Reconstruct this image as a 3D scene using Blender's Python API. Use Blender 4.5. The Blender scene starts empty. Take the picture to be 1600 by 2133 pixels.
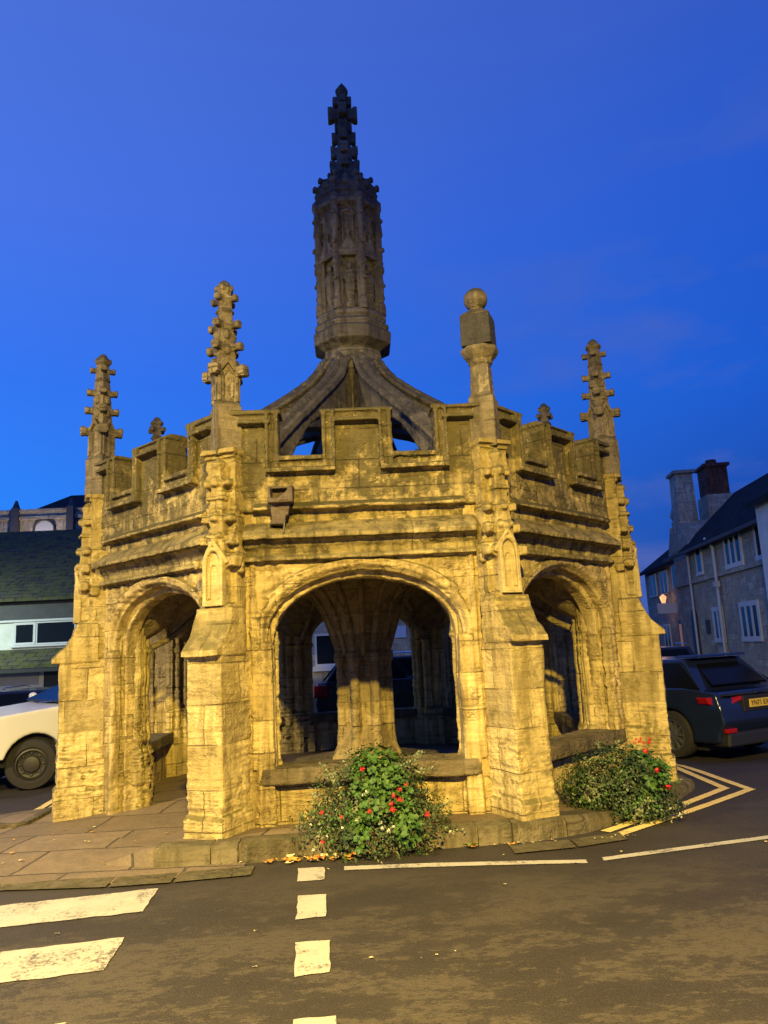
import bpy, bmesh, math, random
from mathutils import Vector, Matrix, noise
PI = math.pi
R = math.radians
S = bpy.context.scene
COL = S.collection
random.seed(7)

# ------------------------------------------------------------------ camera
cd = bpy.data.cameras.new('camera'); cam = bpy.data.objects.new('camera', cd); COL.objects.link(cam)
yaw, pit, rol = R(2.54479), R(10.22548), R(-2.79226)
F = Vector((math.sin(yaw)*math.cos(pit), math.cos(yaw)*math.cos(pit), math.sin(pit)))
RT = Vector((math.cos(yaw), -math.sin(yaw), 0)); UP = RT.cross(F)
R2 = math.cos(rol)*RT + math.sin(rol)*UP
U2 = -math.sin(rol)*RT + math.cos(rol)*UP
m = Matrix((R2, U2, -F)).transposed().to_4x4()
m.translation = Vector((-0.0821, -9.8086, 1.65))
cam.matrix_world = m
cd.sensor_fit = 'VERTICAL'; cd.sensor_height = 24; cd.sensor_width = 18
cd.lens = 1563.94/2133.33*24
cd.clip_start = 0.05; cd.clip_end = 800
S.camera = cam

# ------------------------------------------------------------------ view / world
S.view_settings.view_transform = 'Standard'; S.view_settings.look = 'None'
S.view_settings.exposure = 0.0; S.view_settings.gamma = 1.0
S.render.resolution_x = 768; S.render.resolution_y = 1024
S.cycles.max_bounces = 6; S.cycles.diffuse_bounces = 3; S.cycles.glossy_bounces = 3
S.cycles.use_denoising = True
W = bpy.data.worlds.new('World'); S.world = W; W.use_nodes = True
wn = W.node_tree.nodes; wl = W.node_tree.links
for n in list(wn): wn.remove(n)
def N(t, nodes, **k):
    n = nodes.new(t)
    for a, b in k.items(): setattr(n, a, b)
    return n
out = N('ShaderNodeOutputWorld', wn); bg = N('ShaderNodeBackground', wn)
tc = N('ShaderNodeTexCoord', wn)
sep = N('ShaderNodeSeparateXYZ', wn); wl.new(tc.outputs['Generated'], sep.inputs[0])
def wmath(op, a, b=0.0, c=0.0, clamp=False):
    n = N('ShaderNodeMath', wn, operation=op); n.use_clamp = clamp
    for i, q in enumerate((a, b, c)):
        if isinstance(q, (int, float)): n.inputs[i].default_value = q
        else: wl.new(q, n.inputs[i])
    return n.outputs[0]
def wramp(fac, stops):
    n = N('ShaderNodeValToRGB', wn); e = n.color_ramp.elements
    while len(e) < len(stops): e.new(0.5)
    for i, (p, c) in enumerate(stops): e[i].position = p; e[i].color = (*c, 1)
    wl.new(fac, n.inputs[0]); return n.outputs[0]
elev = wmath('ADD', sep.outputs['Z'], 0.0, clamp=True)
# dusk sky seen to the west (left) and to the east (right)
west = wramp(elev, [(0.0, (.030, .27, 1.0)), (.18, (.026, .235, .98)), (.34, (.036, .185, .90)), (.52, (.068, .180, .80)), (.72, (.076, .172, .69))])
east = wramp(elev, [(0.0, (.014, .050, .26)), (.14, (.014, .068, .40)), (.30, (.012, .105, .62)), (.52, (.018, .098, .60)), (.72, (.032, .090, .50))])
side = wmath('MULTIPLY_ADD', sep.outputs['X'], 1.05, 0.46, clamp=True)
mx = N('ShaderNodeMix', wn, data_type='RGBA'); wl.new(side, mx.inputs[0]); wl.new(west, mx.inputs[6]); wl.new(east, mx.inputs[7])
mp = N('ShaderNodeMapping', wn); mp.inputs['Scale'].default_value = (3.2, 3.2, 9.0); wl.new(tc.outputs['Generated'], mp.inputs[0])
cn = N('ShaderNodeTexNoise', wn); cn.inputs['Scale'].default_value = 1.3; cn.inputs['Detail'].default_value = 6; wl.new(mp.outputs[0], cn.inputs[0])
cl = wramp(cn.outputs[0], [(.46, (0, 0, 0)), (.62, (1, 1, 1))])
clo = wmath('MULTIPLY', cl, wmath('MULTIPLY_ADD', elev, -1.35, 0.95, clamp=True))
clo = wmath('MULTIPLY', clo, wmath('MULTIPLY_ADD', sep.outputs['X'], 1.8, 0.05, clamp=True))
mc = N('ShaderNodeMix', wn, data_type='RGBA'); wl.new(clo, mc.inputs[0]); wl.new(mx.outputs[2], mc.inputs[6]); mc.inputs[7].default_value = (.105, .145, .44, 1)
wl.new(mc.outputs[2], bg.inputs[0]); bg.inputs[1].default_value = 1.0; wl.new(bg.outputs[0], out.inputs[0])

# ------------------------------------------------------------------ object helpers
def tag(o, label=None, cat=None, group=None, kind=None):
    if label: o['label'] = label
    if cat: o['category'] = cat
    if group: o['group'] = group
    if kind: o['kind'] = kind
    return o
def empty(name, loc=(0, 0, 0), rz=0.0):
    o = bpy.data.objects.new(name, None); o.empty_display_size = 0.2
    o.location = loc; o.rotation_euler = (0, 0, rz); COL.objects.link(o); return o
def link(name, me, mats=None, parent=None, loc=(0, 0, 0), rz=0.0):
    o = bpy.data.objects.new(name, me); COL.objects.link(o)
    if mats and not me.materials:
        for q in (mats if isinstance(mats, (list, tuple)) else [mats]): me.materials.append(q)
    o.parent = parent; o.location = loc; o.rotation_euler = (0, 0, rz); return o
def copy_tree(o, parent=None):
    c = o.copy(); COL.objects.link(c); c.parent = parent
    for ch in list(o.children): copy_tree(ch, c)
    return c

class MB:
    def __init__(s): s.v = []; s.f = []; s.mi = []; s.m = Matrix.Identity(4); s.cur = 0
    def add(s, vs, fs):
        b = len(s.v); s.v += [s.m @ Vector(q) for q in vs]
        s.f += [tuple(b+i for i in q) for q in fs]; s.mi += [s.cur]*len(fs)
    def box(s, x0, x1, y0, y1, z0, z1, tx=0, ty=0):
        s.add([(x0, y0, z0), (x1, y0, z0), (x1, y1, z0), (x0, y1, z0),
               (x0+tx, y0+ty, z1), (x1-tx, y0+ty, z1), (x1-tx, y1-ty, z1), (x0+tx, y1-ty, z1)],
              [(3, 2, 1, 0), (4, 5, 6, 7), (0, 1, 5, 4), (1, 2, 6, 5), (2, 3, 7, 6), (3, 0, 4, 7)])
    def prism(s, poly, ax, a0, a1):
        # poly: list of 2d points; ax: extrusion axis
        def p(q, a):
            return (a, q[0], q[1]) if ax == 'x' else (q[0], a, q[1]) if ax == 'y' else (q[0], q[1], a)
        n = len(poly); area = sum(poly[i][0]*poly[(i+1) % n][1]-poly[(i+1) % n][0]*poly[i][1] for i in range(n))
        vs = [p(q, a0) for q in poly]+[p(q, a1) for q in poly]
        fs = [tuple(range(n-1, -1, -1)), tuple(range(n, 2*n))]+[(i, (i+1) % n, (i+1) % n+n, i+n) for i in range(n)]
        flip = (area < 0) != (ax == 'y')
        if a1 < a0: flip = not flip
        if flip: fs = [tuple(reversed(q)) for q in fs]
        s.add(vs, fs)
    def lathe(s, prof, n=16, c=(0, 0), rot=0.0):
        vs = []; fs = []; k = len(prof)
        for r, z in prof:
            for i in range(n):
                a = rot+2*PI*i/n; vs.append((c[0]+r*math.cos(a), c[1]+r*math.sin(a), z))
        for j in range(k-1):
            for i in range(n):
                fs.append((j*n+i, j*n+(i+1) % n, (j+1)*n+(i+1) % n, (j+1)*n+i))
        fs.append(tuple(range(n-1, -1, -1))); fs.append(tuple((k-1)*n+i for i in range(n)))
        s.add(vs, fs)
    def tube(s, path, r, n=8, closed=False):
        P = [Vector(q) for q in path]; k = len(P); vs = []; fs = []
        for i in range(k):
            a = P[(i-1) % k] if closed or i else P[i]; b = P[(i+1) % k] if closed or i < k-1 else P[i]
            t = (b-a).normalized(); h = Vector((0, 0, 1)) if abs(t.z) < .9 else Vector((0, 1, 0))
            u = t.cross(h).normalized(); w = u.cross(t); rr = r[i] if isinstance(r, (list, tuple)) else r
            for j in range(n):
                g = 2*PI*j/n; vs.append(P[i]+u*math.cos(g)*rr+w*math.sin(g)*rr)
        for i in range(k if closed else k-1):
            for j in range(n):
                fs.append((i*n+j, i*n+(j+1) % n, ((i+1) % k)*n+(j+1) % n, ((i+1) % k)*n+j))
        if not closed: fs += [tuple(range(n-1, -1, -1)), tuple((k-1)*n+j for j in range(n))]
        fs = [tuple(reversed(q)) for q in fs]
        s.add(vs, fs)
    def ell(s, c, rx, ry=None, rz=None, n=10, rot=None):
        ry = ry or rx; rz = rz or rx; vs = []; fs = []; k = max(4, n//2); M = rot or Matrix.Identity(3)
        for j in range(1, k):
            p = PI*j/k
            for i in range(n):
                a = 2*PI*i/n; vs.append(Vector(c)+M @ Vector((rx*math.sin(p)*math.cos(a), ry*math.sin(p)*math.sin(a), -rz*math.cos(p))))
        vs.append(Vector(c)+M @ Vector((0, 0, -rz))); vs.append(Vector(c)+M @ Vector((0, 0, rz)))
        for j in range(k-2):
            for i in range(n): fs.append((j*n+i, j*n+(i+1) % n, (j+1)*n+(i+1) % n, (j+1)*n+i))
        lo = len(vs)-2; hi = len(vs)-1; b = (k-2)*n
        for i in range(n): fs.append((lo, (i+1) % n, i)); fs.append((hi, b+i, b+(i+1) % n))
        s.add(vs, fs)
    def mesh(s, name, mats=None, smooth=None):
        me = bpy.data.meshes.new(name); me.from_pydata([tuple(q) for q in s.v], [], s.f)
        if mats:
            for q in (mats if isinstance(mats, (list, tuple)) else [mats]): me.materials.append(q)
            if max(s.mi or [0]) > 0: me.polygons.foreach_set('material_index', s.mi)
        me.update()
        if smooth is not None:
            me.polygons.foreach_set('use_smooth', [True]*len(me.polygons))
            me.set_sharp_from_angle(angle=R(smooth))
        return me
    def build(s, name, mats, parent=None, loc=(0, 0, 0), rz=0.0, smooth=None, bevel=0, seg=2):
        me = s.mesh(name, mats, smooth)
        o = link(name, me, None, parent, loc, rz)
        if bevel:
            b = o.modifiers.new('bevel', 'BEVEL'); b.width = bevel; b.segments = seg; b.limit_method = 'ANGLE'; b.angle_limit = R(35)
        return o

def evaluated(me, setup):
    o = bpy.data.objects.new('tmp', me); COL.objects.link(o); setup(o)
    bpy.context.view_layer.update()
    dg = bpy.context.evaluated_depsgraph_get(); r = bpy.data.meshes.new_from_object(o.evaluated_get(dg))
    bpy.data.objects.remove(o); return r

def worn(name, mb, mat, voxel=.013, amp=1.0, seed=0.0, smooth_it=1):
    """fuse the solids of mb into one weathered, carved-looking stone surface"""
    me = mb.mesh(name+'_raw')
    bm = bmesh.new(); bm.from_mesh(me); bmesh.ops.recalc_face_normals(bm, faces=bm.faces); bmesh.ops.triangulate(bm, faces=bm.faces); bm.to_mesh(me); bm.free()
    def setup(o):
        q = o.modifiers.new('r', 'REMESH'); q.mode = 'VOXEL'; q.voxel_size = voxel; q.use_smooth_shade = True
        if smooth_it:
            q = o.modifiers.new('s', 'SMOOTH'); q.factor = .4; q.iterations = smooth_it
    r = evaluated(me, setup); r.name = name
    off = Vector((seed*3.1, seed*1.7, seed*5.3))
    nz = noise.noise
    co = [v.co.copy() for v in r.vertices]; no = [v.normal.copy() for v in r.vertices]
    fl = []
    for p, n in zip(co, no):
        q = p+off
        d = .0105*nz(q*3.1)+.0065*nz(q*9.0)
        st = nz(Vector((q.x*2.2, q.y*2.2, q.z*22)))          # bedding layers of the limestone
        rough = max(0.0, nz(q*1.4+Vector((5, 1, 2)))+.25)
        d += .0105*st*rough*2.0
        d += .006*nz(q*24)*rough*1.6
        pit_ = nz(q*16+Vector((9, 9, 9)))
        if pit_ > .42: d -= (pit_-.42)*.05*rough*1.5
        p2 = p+n*(d*amp); fl += [p2.x, p2.y, p2.z]
    r.vertices.foreach_set('co', fl); r.update()
    r.materials.clear(); r.materials.append(mat)
    r.polygons.foreach_set('use_smooth', [True]*len(r.polygons))
    bpy.data.meshes.remove(me)
    return r

# ------------------------------------------------------------------ materials
class NT:
    def __init__(s, name):
        s.mat = bpy.data.materials.new(name); s.mat.use_nodes = True; s.t = s.mat.node_tree; s.n = s.t.nodes; s.l = s.t.links
        s.b = s.n['Principled BSDF']
    def put(s, sock, v):
        if hasattr(v, 'links') or isinstance(v, bpy.types.NodeSocket): s.l.new(v, sock)
        else: sock.default_value = v if not (isinstance(v, tuple) and len(v) == 3 and len(sock.default_value) == 4) else (*v, 1)
    def node(s, t, outp=0, props=None, **ins):
        n = s.n.new(t)
        for a, b in (props or {}).items(): setattr(n, a, b)
        for a, b in ins.items():
            key = a.replace('_', ' ')
            s.put(n.inputs[int(a[1:])] if a[0] == 'i' and a[1:].isdigit() else n.inputs[key], b)
        return n.outputs[outp]
    def math(s, op, a, b=0.0, c=0.0, clamp=False): return s.node('ShaderNodeMath', 0, {'operation': op, 'use_clamp': clamp}, i0=a, i1=b, i2=c)
    def mix(s, f, a, b, bt='MIX'): return s.node('ShaderNodeMix', 2, {'data_type': 'RGBA', 'blend_type': bt}, i0=f, i6=a, i7=b)
    def noise(s, v, sc, det=4, rough=.55, outp=0): return s.node('ShaderNodeTexNoise', outp, None, Vector=v, Scale=sc, Detail=det, Roughness=rough)
    def map(s, v, sc=(1, 1, 1), loc=(0, 0, 0)): return s.node('ShaderNodeMapping', 0, None, Vector=v, Scale=sc, Location=loc)
    def ramp(s, f, stops):
        n = s.n.new('ShaderNodeValToRGB'); e = n.color_ramp.elements
        while len(e) < len(stops): e.new(.5)
        for i, (p, c) in enumerate(stops): e[i].position = p; e[i].color = (c, c, c, 1) if isinstance(c, (int, float)) else (*c, 1)
        s.l.new(f, n.inputs[0]); return n.outputs[0]
    def coord(s, k='Object'): return s.node('ShaderNodeTexCoord', {'Generated': 0, 'Normal': 1, 'UV': 2, 'Object': 3}[k])
    def bump(s, h, st, dist=.01, nrm=None):
        k = dict(Height=h, Strength=st, Distance=dist)
        if nrm is not None: k['Normal'] = nrm
        return s.node('ShaderNodeBump', 0, None, **k)
    def done(s, col=None, rough=None, nrm=None, **k):
        if col is not None: s.put(s.b.inputs['Base Color'], col)
        if rough is not None: s.put(s.b.inputs['Roughness'], rough)
        if nrm is not None: s.put(s.b.inputs['Normal'], nrm)
        for a, v in k.items(): s.put(s.b.inputs[a.replace('_', ' ')], v)
        return s.mat

def stone_mat(name, base, pale, dark, moss, bw=.62, bh=.27, moss_amt=1.0, joint=.8, scale=1.0, soot=.0, ero_amt=1.0, lichen_shade=None):
    t = NT(name); o = t.coord('Object'); nr = t.coord('Normal')
    rnd = t.node('ShaderNodeObjectInfo', 5)
    o2 = t.node('ShaderNodeVectorMath', 0, {'operation': 'ADD'}, i0=o, i1=t.node('ShaderNodeCombineXYZ', 0, None, X=t.math('MULTIPLY', rnd, 37.0), Y=t.math('MULTIPLY', rnd, 11.0), Z=0.0))
    sx = t.n.new('ShaderNodeSeparateXYZ'); t.l.new(o, sx.inputs[0])
    sn = t.n.new('ShaderNodeSeparateXYZ'); t.l.new(nr, sn.inputs[0])
    pick = t.math('GREATER_THAN', t.math('ABSOLUTE', sn.outputs[0]), t.math('ABSOLUTE', sn.outputs[1]))
    u = t.node('ShaderNodeMix', 0, {'data_type': 'FLOAT'}, i0=pick, i2=sx.outputs[0], i3=t.math('ADD', sx.outputs[1], .17))
    wob = t.math('MULTIPLY_ADD', t.noise(o2, 2.2, 2), .05, -.025)
    zz = t.math('ADD', sx.outputs[2], t.math('MULTIPLY_ADD', t.noise(t.node('ShaderNodeCombineXYZ', 0, None, X=3.0, Y=1.0, Z=sx.outputs[2]), 2.3, 1), .16, t.math('MULTIPLY', wob, .35)))
    uv = t.node('ShaderNodeCombineXYZ', 0, None, X=t.math('ADD', u, wob), Y=zz, Z=0.0)
    bn = t.n.new('ShaderNodeTexBrick'); t.l.new(uv, bn.inputs['Vector'])
    for k, v in (('Scale', 1.0), ('Mortar Size', .006), ('Mortar Smooth', .55), ('Brick Width', bw), ('Row Height', bh), ('Bias', 0.0)): bn.inputs[k].default_value = v
    bn.inputs['Color1'].default_value = (0, 0, 0, 1); bn.inputs['Color2'].default_value = (1, 1, 1, 1); bn.inputs['Mortar'].default_value = (.5, .5, .5, 1)
    bn.offset = .47; bn.squash = .8; bn.squash_frequency = 3
    jm = t.math('MULTIPLY', bn.outputs['Fac'], t.ramp(t.noise(o2, 2.6, 4, .65), [(.44, 0.0), (.60, 1.0)]))
    big = t.ramp(t.noise(o2, 1.7*scale, 5, .6), [(.3, 0.0), (.7, 1.0)])
    strata = t.noise(t.map(o2, (3.0, 3.0, 21.0)), 1.0, 5, .65)
    streak = t.noise(t.map(o2, (9.0, 9.0, 1.1)), 1.0, 4, .6)
    fine = t.noise(o2, 55, 4, .7)
    c = t.mix(big, base, pale)
    c = t.mix(t.math('MULTIPLY', t.node('ShaderNodeSeparateColor', 0, None, Color=bn.outputs['Color']), .62), c, (base[0]*.66, base[1]*.64, base[2]*.62))
    bv = t.node('ShaderNodeSeparateColor', 0, None, Color=bn.outputs['Color'])
    c = t.mix(t.ramp(bv, [(.06, .55), (.16, 0.0)]), c, tuple(min(.8, q*1.12) for q in pale))
    c = t.mix(t.ramp(bv, [(.84, 0.0), (.92, .5)]), c, (base[0]*.80, base[1]*.86, base[2]*1.15))
    c = t.mix(t.ramp(strata, [(.36, .5), (.50, 0.0)]), c, tuple(q*.55 for q in base))
    st2 = t.noise(t.map(o2, (3.2, 3.2, 30.0)), 1.0, 6, .72)
    ero = t.math('MULTIPLY', t.ramp(t.noise(o2, 2.6, 5, .65), [(.50, 0.0), (.58, 1.0)]), ero_amt)
    c = t.mix(t.math('MULTIPLY', ero, t.ramp(st2, [(.36, .8), (.50, 0.0)])), c, tuple(q*.38 for q in base))
    c = t.mix(t.ramp(streak, [(.48, 0.0), (.64, .80)]), c, dark)
    c = t.mix(t.ramp(t.noise(o2, 6.5, 6, .7), [(.53, 0.0), (.66, .70)]), c, dark)
    c = t.mix(t.ramp(t.noise(o2, 27, 3, .6), [(.64, 0.0), (.73, .45)]), c, tuple(min(1, q*1.5) for q in pale))
    if lichen_shade:          # grey-brown lichen crust on the top courses; upward darkening also paints lamp cutoff
        lz = t.math('DIVIDE', t.math('SUBTRACT', sx.outputs[2], lichen_shade[0]), lichen_shade[1]-lichen_shade[0])
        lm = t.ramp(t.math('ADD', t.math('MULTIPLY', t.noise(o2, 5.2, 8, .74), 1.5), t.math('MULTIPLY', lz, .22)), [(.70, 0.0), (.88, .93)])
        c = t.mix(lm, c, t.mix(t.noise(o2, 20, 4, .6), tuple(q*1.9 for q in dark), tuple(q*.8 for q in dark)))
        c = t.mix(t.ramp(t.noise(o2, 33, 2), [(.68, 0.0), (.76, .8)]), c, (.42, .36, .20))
    if soot: c = t.mix(soot, c, dark)
    geo = t.node('ShaderNodeNewGeometry', 1)
    upz = t.n.new('ShaderNodeSeparateXYZ'); t.l.new(geo, upz.inputs[0])
    ms = t.math('MULTIPLY', t.ramp(upz.outputs[2], [(.15, 0.0), (.5, 1.0)]), t.ramp(t.noise(o2, 8, 5, .65), [(.30, .35), (.52, 1.0)]))
    c = t.mix(t.math('MULTIPLY', ms, .9*moss_amt), c, moss)
    ms2 = t.ramp(t.noise(t.map(o2, (1, 1, 1), (7, 3, 1)), 4.3, 6, .7), [(.56, 0.0), (.72, .75*moss_amt)])
    c = t.mix(ms2, c, moss)
    c = t.mix(t.math('MULTIPLY', jm, joint), c, tuple(q*.22 for q in base))
    h = t.math('ADD', t.math('MULTIPLY', strata, .55), t.math('MULTIPLY', fine, .30))
    h = t.math('ADD', h, t.math('MULTIPLY', ero, t.math('MULTIPLY', st2, 1.3)))
    h = t.math('ADD', h, t.math('MULTIPLY', t.noise(o2, 15, 5, .65), .6))
    h = t.math('SUBTRACT', h, t.math('MULTIPLY', jm, 1.4*joint))
    return t.done(c, .93, t.bump(h, .9, .025), Specular_IOR_Level=.25)

M = {}
M['stone'] = stone_mat('stone', (.44, .335, .135), (.60, .47, .22), (.20, .15, .055), (.115, .095, .032), bw=.7, bh=.33, ero_amt=.55, joint=.7, lichen_shade=(2.55, 3.55))
M['stone_panel'] = stone_mat('stone_panel', (.50, .39, .17), (.60, .48, .24), (.27, .20, .09), (.2, .16, .06), moss_amt=.15, joint=0, ero_amt=0)
M['stone_wall'] = stone_mat('stone_wall', (.44, .33, .135), (.62, .48, .235), (.16, .115, .042), (.125, .10, .034), bw=.8, bh=.29)
M['stone_parapet'] = stone_mat('stone_parapet', (.30, .225, .092), (.54, .42, .19), (.070, .057, .028), (.070, .060, .024), bw=.8, bh=.29, moss_amt=1.35, lichen_shade=(2.95, 3.7))
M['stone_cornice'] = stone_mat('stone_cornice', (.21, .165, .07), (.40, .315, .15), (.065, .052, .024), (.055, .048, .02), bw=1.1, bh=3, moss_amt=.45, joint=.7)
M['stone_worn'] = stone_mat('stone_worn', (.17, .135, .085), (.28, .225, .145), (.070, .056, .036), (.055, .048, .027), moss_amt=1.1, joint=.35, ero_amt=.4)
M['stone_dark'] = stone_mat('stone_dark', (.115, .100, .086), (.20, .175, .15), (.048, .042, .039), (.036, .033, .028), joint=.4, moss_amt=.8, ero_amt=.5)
M['stone_inside'] = stone_mat('stone_inside', (.34, .26, .125), (.45, .35, .18), (.15, .11, .05), (.12, .095, .04), moss_amt=.4)
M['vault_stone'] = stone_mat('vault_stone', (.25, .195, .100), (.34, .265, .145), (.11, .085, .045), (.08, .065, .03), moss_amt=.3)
M['slab'] = stone_mat('slab', (.145, .112, .068), (.20, .16, .10), (.075, .06, .035), (.08, .066, .03), bw=1.9, bh=3, moss_amt=.5, joint=.4)
M['kerb'] = stone_mat('kerb', (.125, .10, .06), (.19, .155, .095), (.05, .04, .02), (.065, .056, .022), bw=.9, bh=2, moss_amt=.7, joint=.9)
M['lead'] = stone_mat('lead_box', (.10, .075, .06), (.16, .12, .10), (.05, .04, .035), (.06, .05, .03), joint=0)
M['slate_stone'] = stone_mat('slate_block', (.060, .056, .052), (.078, .072, .066), (.038, .035, .033), (.045, .04, .03), joint=0, moss_amt=.4)

def simple(name, col, rough=.6, metal=0.0, var=.0, vs=8.0, bump=0.0, **k):
    t = NT(name)
    c = col; nrm = None
    if var or bump:
        o = t.coord('Object'); nn = t.noise(o, vs, 5, .6)
        if var: c = t.mix(t.ramp(nn, [(.3, 0.0), (.7, 1.0)]), tuple(q*(1-var) for q in col), tuple(min(1, q*(1+var)) for q in col))
        if bump: nrm = t.bump(t.noise(o, vs*5, 4), bump, .01)
    return t.done(c, rough, nrm, Metallic=metal, **k)

# asphalt: tarmac with pale worn, muddy patches
t = NT('asphalt'); o = t.coord('Object')
pat = t.noise(t.map(o, (1.0, 1.9, 1)), .85, 8, .62)
pat2 = t.noise(t.map(o, (2.2, 5.5, 1), (3, 1, 0)), 1.3, 7, .7)
grain = t.node('ShaderNodeTexVoronoi', 0, None, Vector=o, Scale=95.0)
gr2 = t.noise(o, 160, 3, .7)
c = t.mix(t.ramp(pat, [(.38, 0.0), (.60, 1.0)]), (.021, .0165, .012), (.031, .025, .0185))
sy = t.n.new('ShaderNodeSeparateXYZ'); t.l.new(o, sy.inputs[0])
near = t.math('MULTIPLY_ADD', sy.outputs[1], -.55, -2.05, clamp=True)
edge = t.noise(t.map(o, (1, 1.7, 1), (1, 7, 0)), 9.0, 10, .80)
msk = t.math('MULTIPLY', t.ramp(t.math('ADD', t.math('MULTIPLY_ADD', pat, .38, t.math('MULTIPLY', pat2, .26)), t.math('MULTIPLY', edge, .36)), [(.497, 0.0), (.515, 1.0)]), near)
msk = t.math('MULTIPLY', msk, t.ramp(t.noise(t.map(o, (1, 2.2, 1)), 17.0, 6, .75), [(.38, .1), (.50, 1.0)]))
c = t.mix(t.math('MULTIPLY', msk, .85), c, (.066, .052, .035))
c = t.mix(t.math('MULTIPLY', t.ramp(gr2, [(.45, 0.0), (.75, 1.0)]), .5), c, (.085, .072, .055))
M['asphalt'] = t.done(c, t.math('MULTIPLY_ADD', pat, .35, .55), t.bump(t.math('ADD', grain, gr2), .55, .006), Specular_IOR_Level=.35)
# stone flags
t = NT('flags'); o = t.coord('Object')
rt = t.node('ShaderNodeVectorRotate', 0, {'rotation_type': 'Z_AXIS'}, Vector=o, Angle=.12)
wb = t.node('ShaderNodeVectorMath', 0, {'operation': 'MULTIPLY_ADD'}, i0=t.noise(o, 2.4, 3, outp=1), i1=(.09, .09, 0), i2=rt)
bn = t.n.new('ShaderNodeTexBrick'); t.l.new(wb, bn.inputs['Vector'])
for k, v in (('Scale', 1.0), ('Mortar Size', .014), ('Mortar Smooth', .4), ('Brick Width', .95), ('Row Height', .62)): bn.inputs[k].default_value = v
bn.inputs['Color1'].default_value = (.135, .098, .060, 1); bn.inputs['Color2'].default_value = (.195, .142, .088, 1); bn.inputs['Mortar'].default_value = (.05, .038, .025, 1)
c = t.mix(t.ramp(t.noise(o, 5, 6, .7), [(.42, 0.0), (.66, .6)]), bn.outputs['Color'], (.095, .075, .05))
c = t.mix(t.ramp(t.noise(o, 38, 4, .7), [(.5, 0.0), (.8, .4)]), c, (.30, .245, .17))
h = t.math('SUBTRACT', t.math('ADD', t.math('MULTIPLY', t.noise(o, 9, 5, .65), .9), t.math('MULTIPLY', t.noise(o, 60, 3), .25)), bn.outputs['Fac'])
M['flags'] = t.done(c, .85, t.bump(h, .8, .02), Specular_IOR_Level=.3)
def paint(name, col, wear):
    t = NT(name); o = t.coord('Object')
    w = t.ramp(t.math('MULTIPLY_ADD', t.noise(o, 34, 8, .8), .6, t.math('MULTIPLY', t.noise(t.map(o, (1, 1, 1), (2, 5, 0)), 2.9, 4, .6), .4)), [(.545-wear, 0.0), (.60-wear, .9)])
    w2 = t.math('SUBTRACT', 1.0, w)
    c = t.mix(t.ramp(t.noise(o, 9, 5), [(.3, 0.0), (.75, 1.0)]), col, tuple(q*.82 for q in col))
    c = t.mix(w, c, (.075, .062, .05))
    return t.done(c, .75, t.bump(t.noise(o, 120, 3), .4, .004))
M['paint'] = paint('white_paint', (.40, .365, .30), .022)
M['yellow'] = paint('yellow_paint', (.74, .56, .20), -.02)

# ------------------------------------------------------------------ lamps that light the square
M['lamp_metal'] = simple('lamp_metal', (.05, .055, .05), .5, .6)
def emis(name, col, st):
    t = NT(name); return t.done((0, 0, 0), .5, Emission_Color=col, Emission_Strength=st)
M['lamp_glass'] = emis('lamp_glass', (1, .78, .4), 6.0)
def street_lamp(loc, aim, power, col, label, size=.22, arm=1.0):
    """post, arm and lantern; the light hangs just under the lantern's flat glass"""
    root = empty('street_lamp', (loc[0], loc[1], 0)); tag(root, label, 'street lamp', 'street lamps lighting the square')
    d = Vector((aim[0]-loc[0], aim[1]-loc[1], 0)).normalized()
    b = MB(); b.lathe([(.11, -.1), (.11, .9), (.075, 1.0), (.05, loc[2]+.25)], 12)
    b.tube([(0, 0, loc[2]+.2), d*arm*.5+Vector((0, 0, loc[2]+.3)), d*arm+Vector((0, 0, loc[2]+.22))], .035, 8); b.build('lamp_post', M['lamp_metal'], root, smooth=40)
    b = MB(); b.m = Matrix.Translation(d*arm) @ Matrix.Rotation(math.atan2(d.y, d.x), 4, 'Z')
    b.box(-.35, .35, -.16, .16, loc[2]+.05, loc[2]+.2, .08, .05); b.build('lantern_head', M['lamp_metal'], root, bevel=.02)
    b = MB(); b.m = Matrix.Translation(d*arm) @ Matrix.Rotation(math.atan2(d.y, d.x), 4, 'Z')
    b.box(-.3, .3, -.13, .13, loc[2]+.03, loc[2]+.049); b.build('lamp_glass', M['lamp_glass'], root)
    L = bpy.data.lights.new('lamp_light', 'AREA'); L.shape = 'DISK'; L.size = size*2; L.energy = power; L.color = col
    lo = bpy.data.objects.new('lamp_light', L); COL.objects.link(lo); lo.parent = root
    p = d*arm+Vector((0, 0, loc[2]))
    lo.location = p
    v = Vector(aim)-(Vector((loc[0], loc[1], 0))+p)
    v = (v.normalized()+Vector((0, 0, -4.5))).normalized()
    lo.rotation_euler = v.to_track_quat('-Z', 'Y').to_euler()
    return root
street_lamp((.5, -13.2, 6.3), (0, -3, 2.4), 4900, (1.0, .725, .135), 'street lamp with amber light behind the viewer facing the front arch')
street_lamp((-8.2, -8.0, 6.5), (-1.5, -2, 2.5), 1950, (1.0, .79, .38), 'street lamp with creamy light left of the crossing')
street_lamp((-17.5, 13.5, 5.6), (-14, 20, 2.0), 1500, (.80, 1.0, .80), 'street lamp with greenish light by the white cottage')

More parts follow.
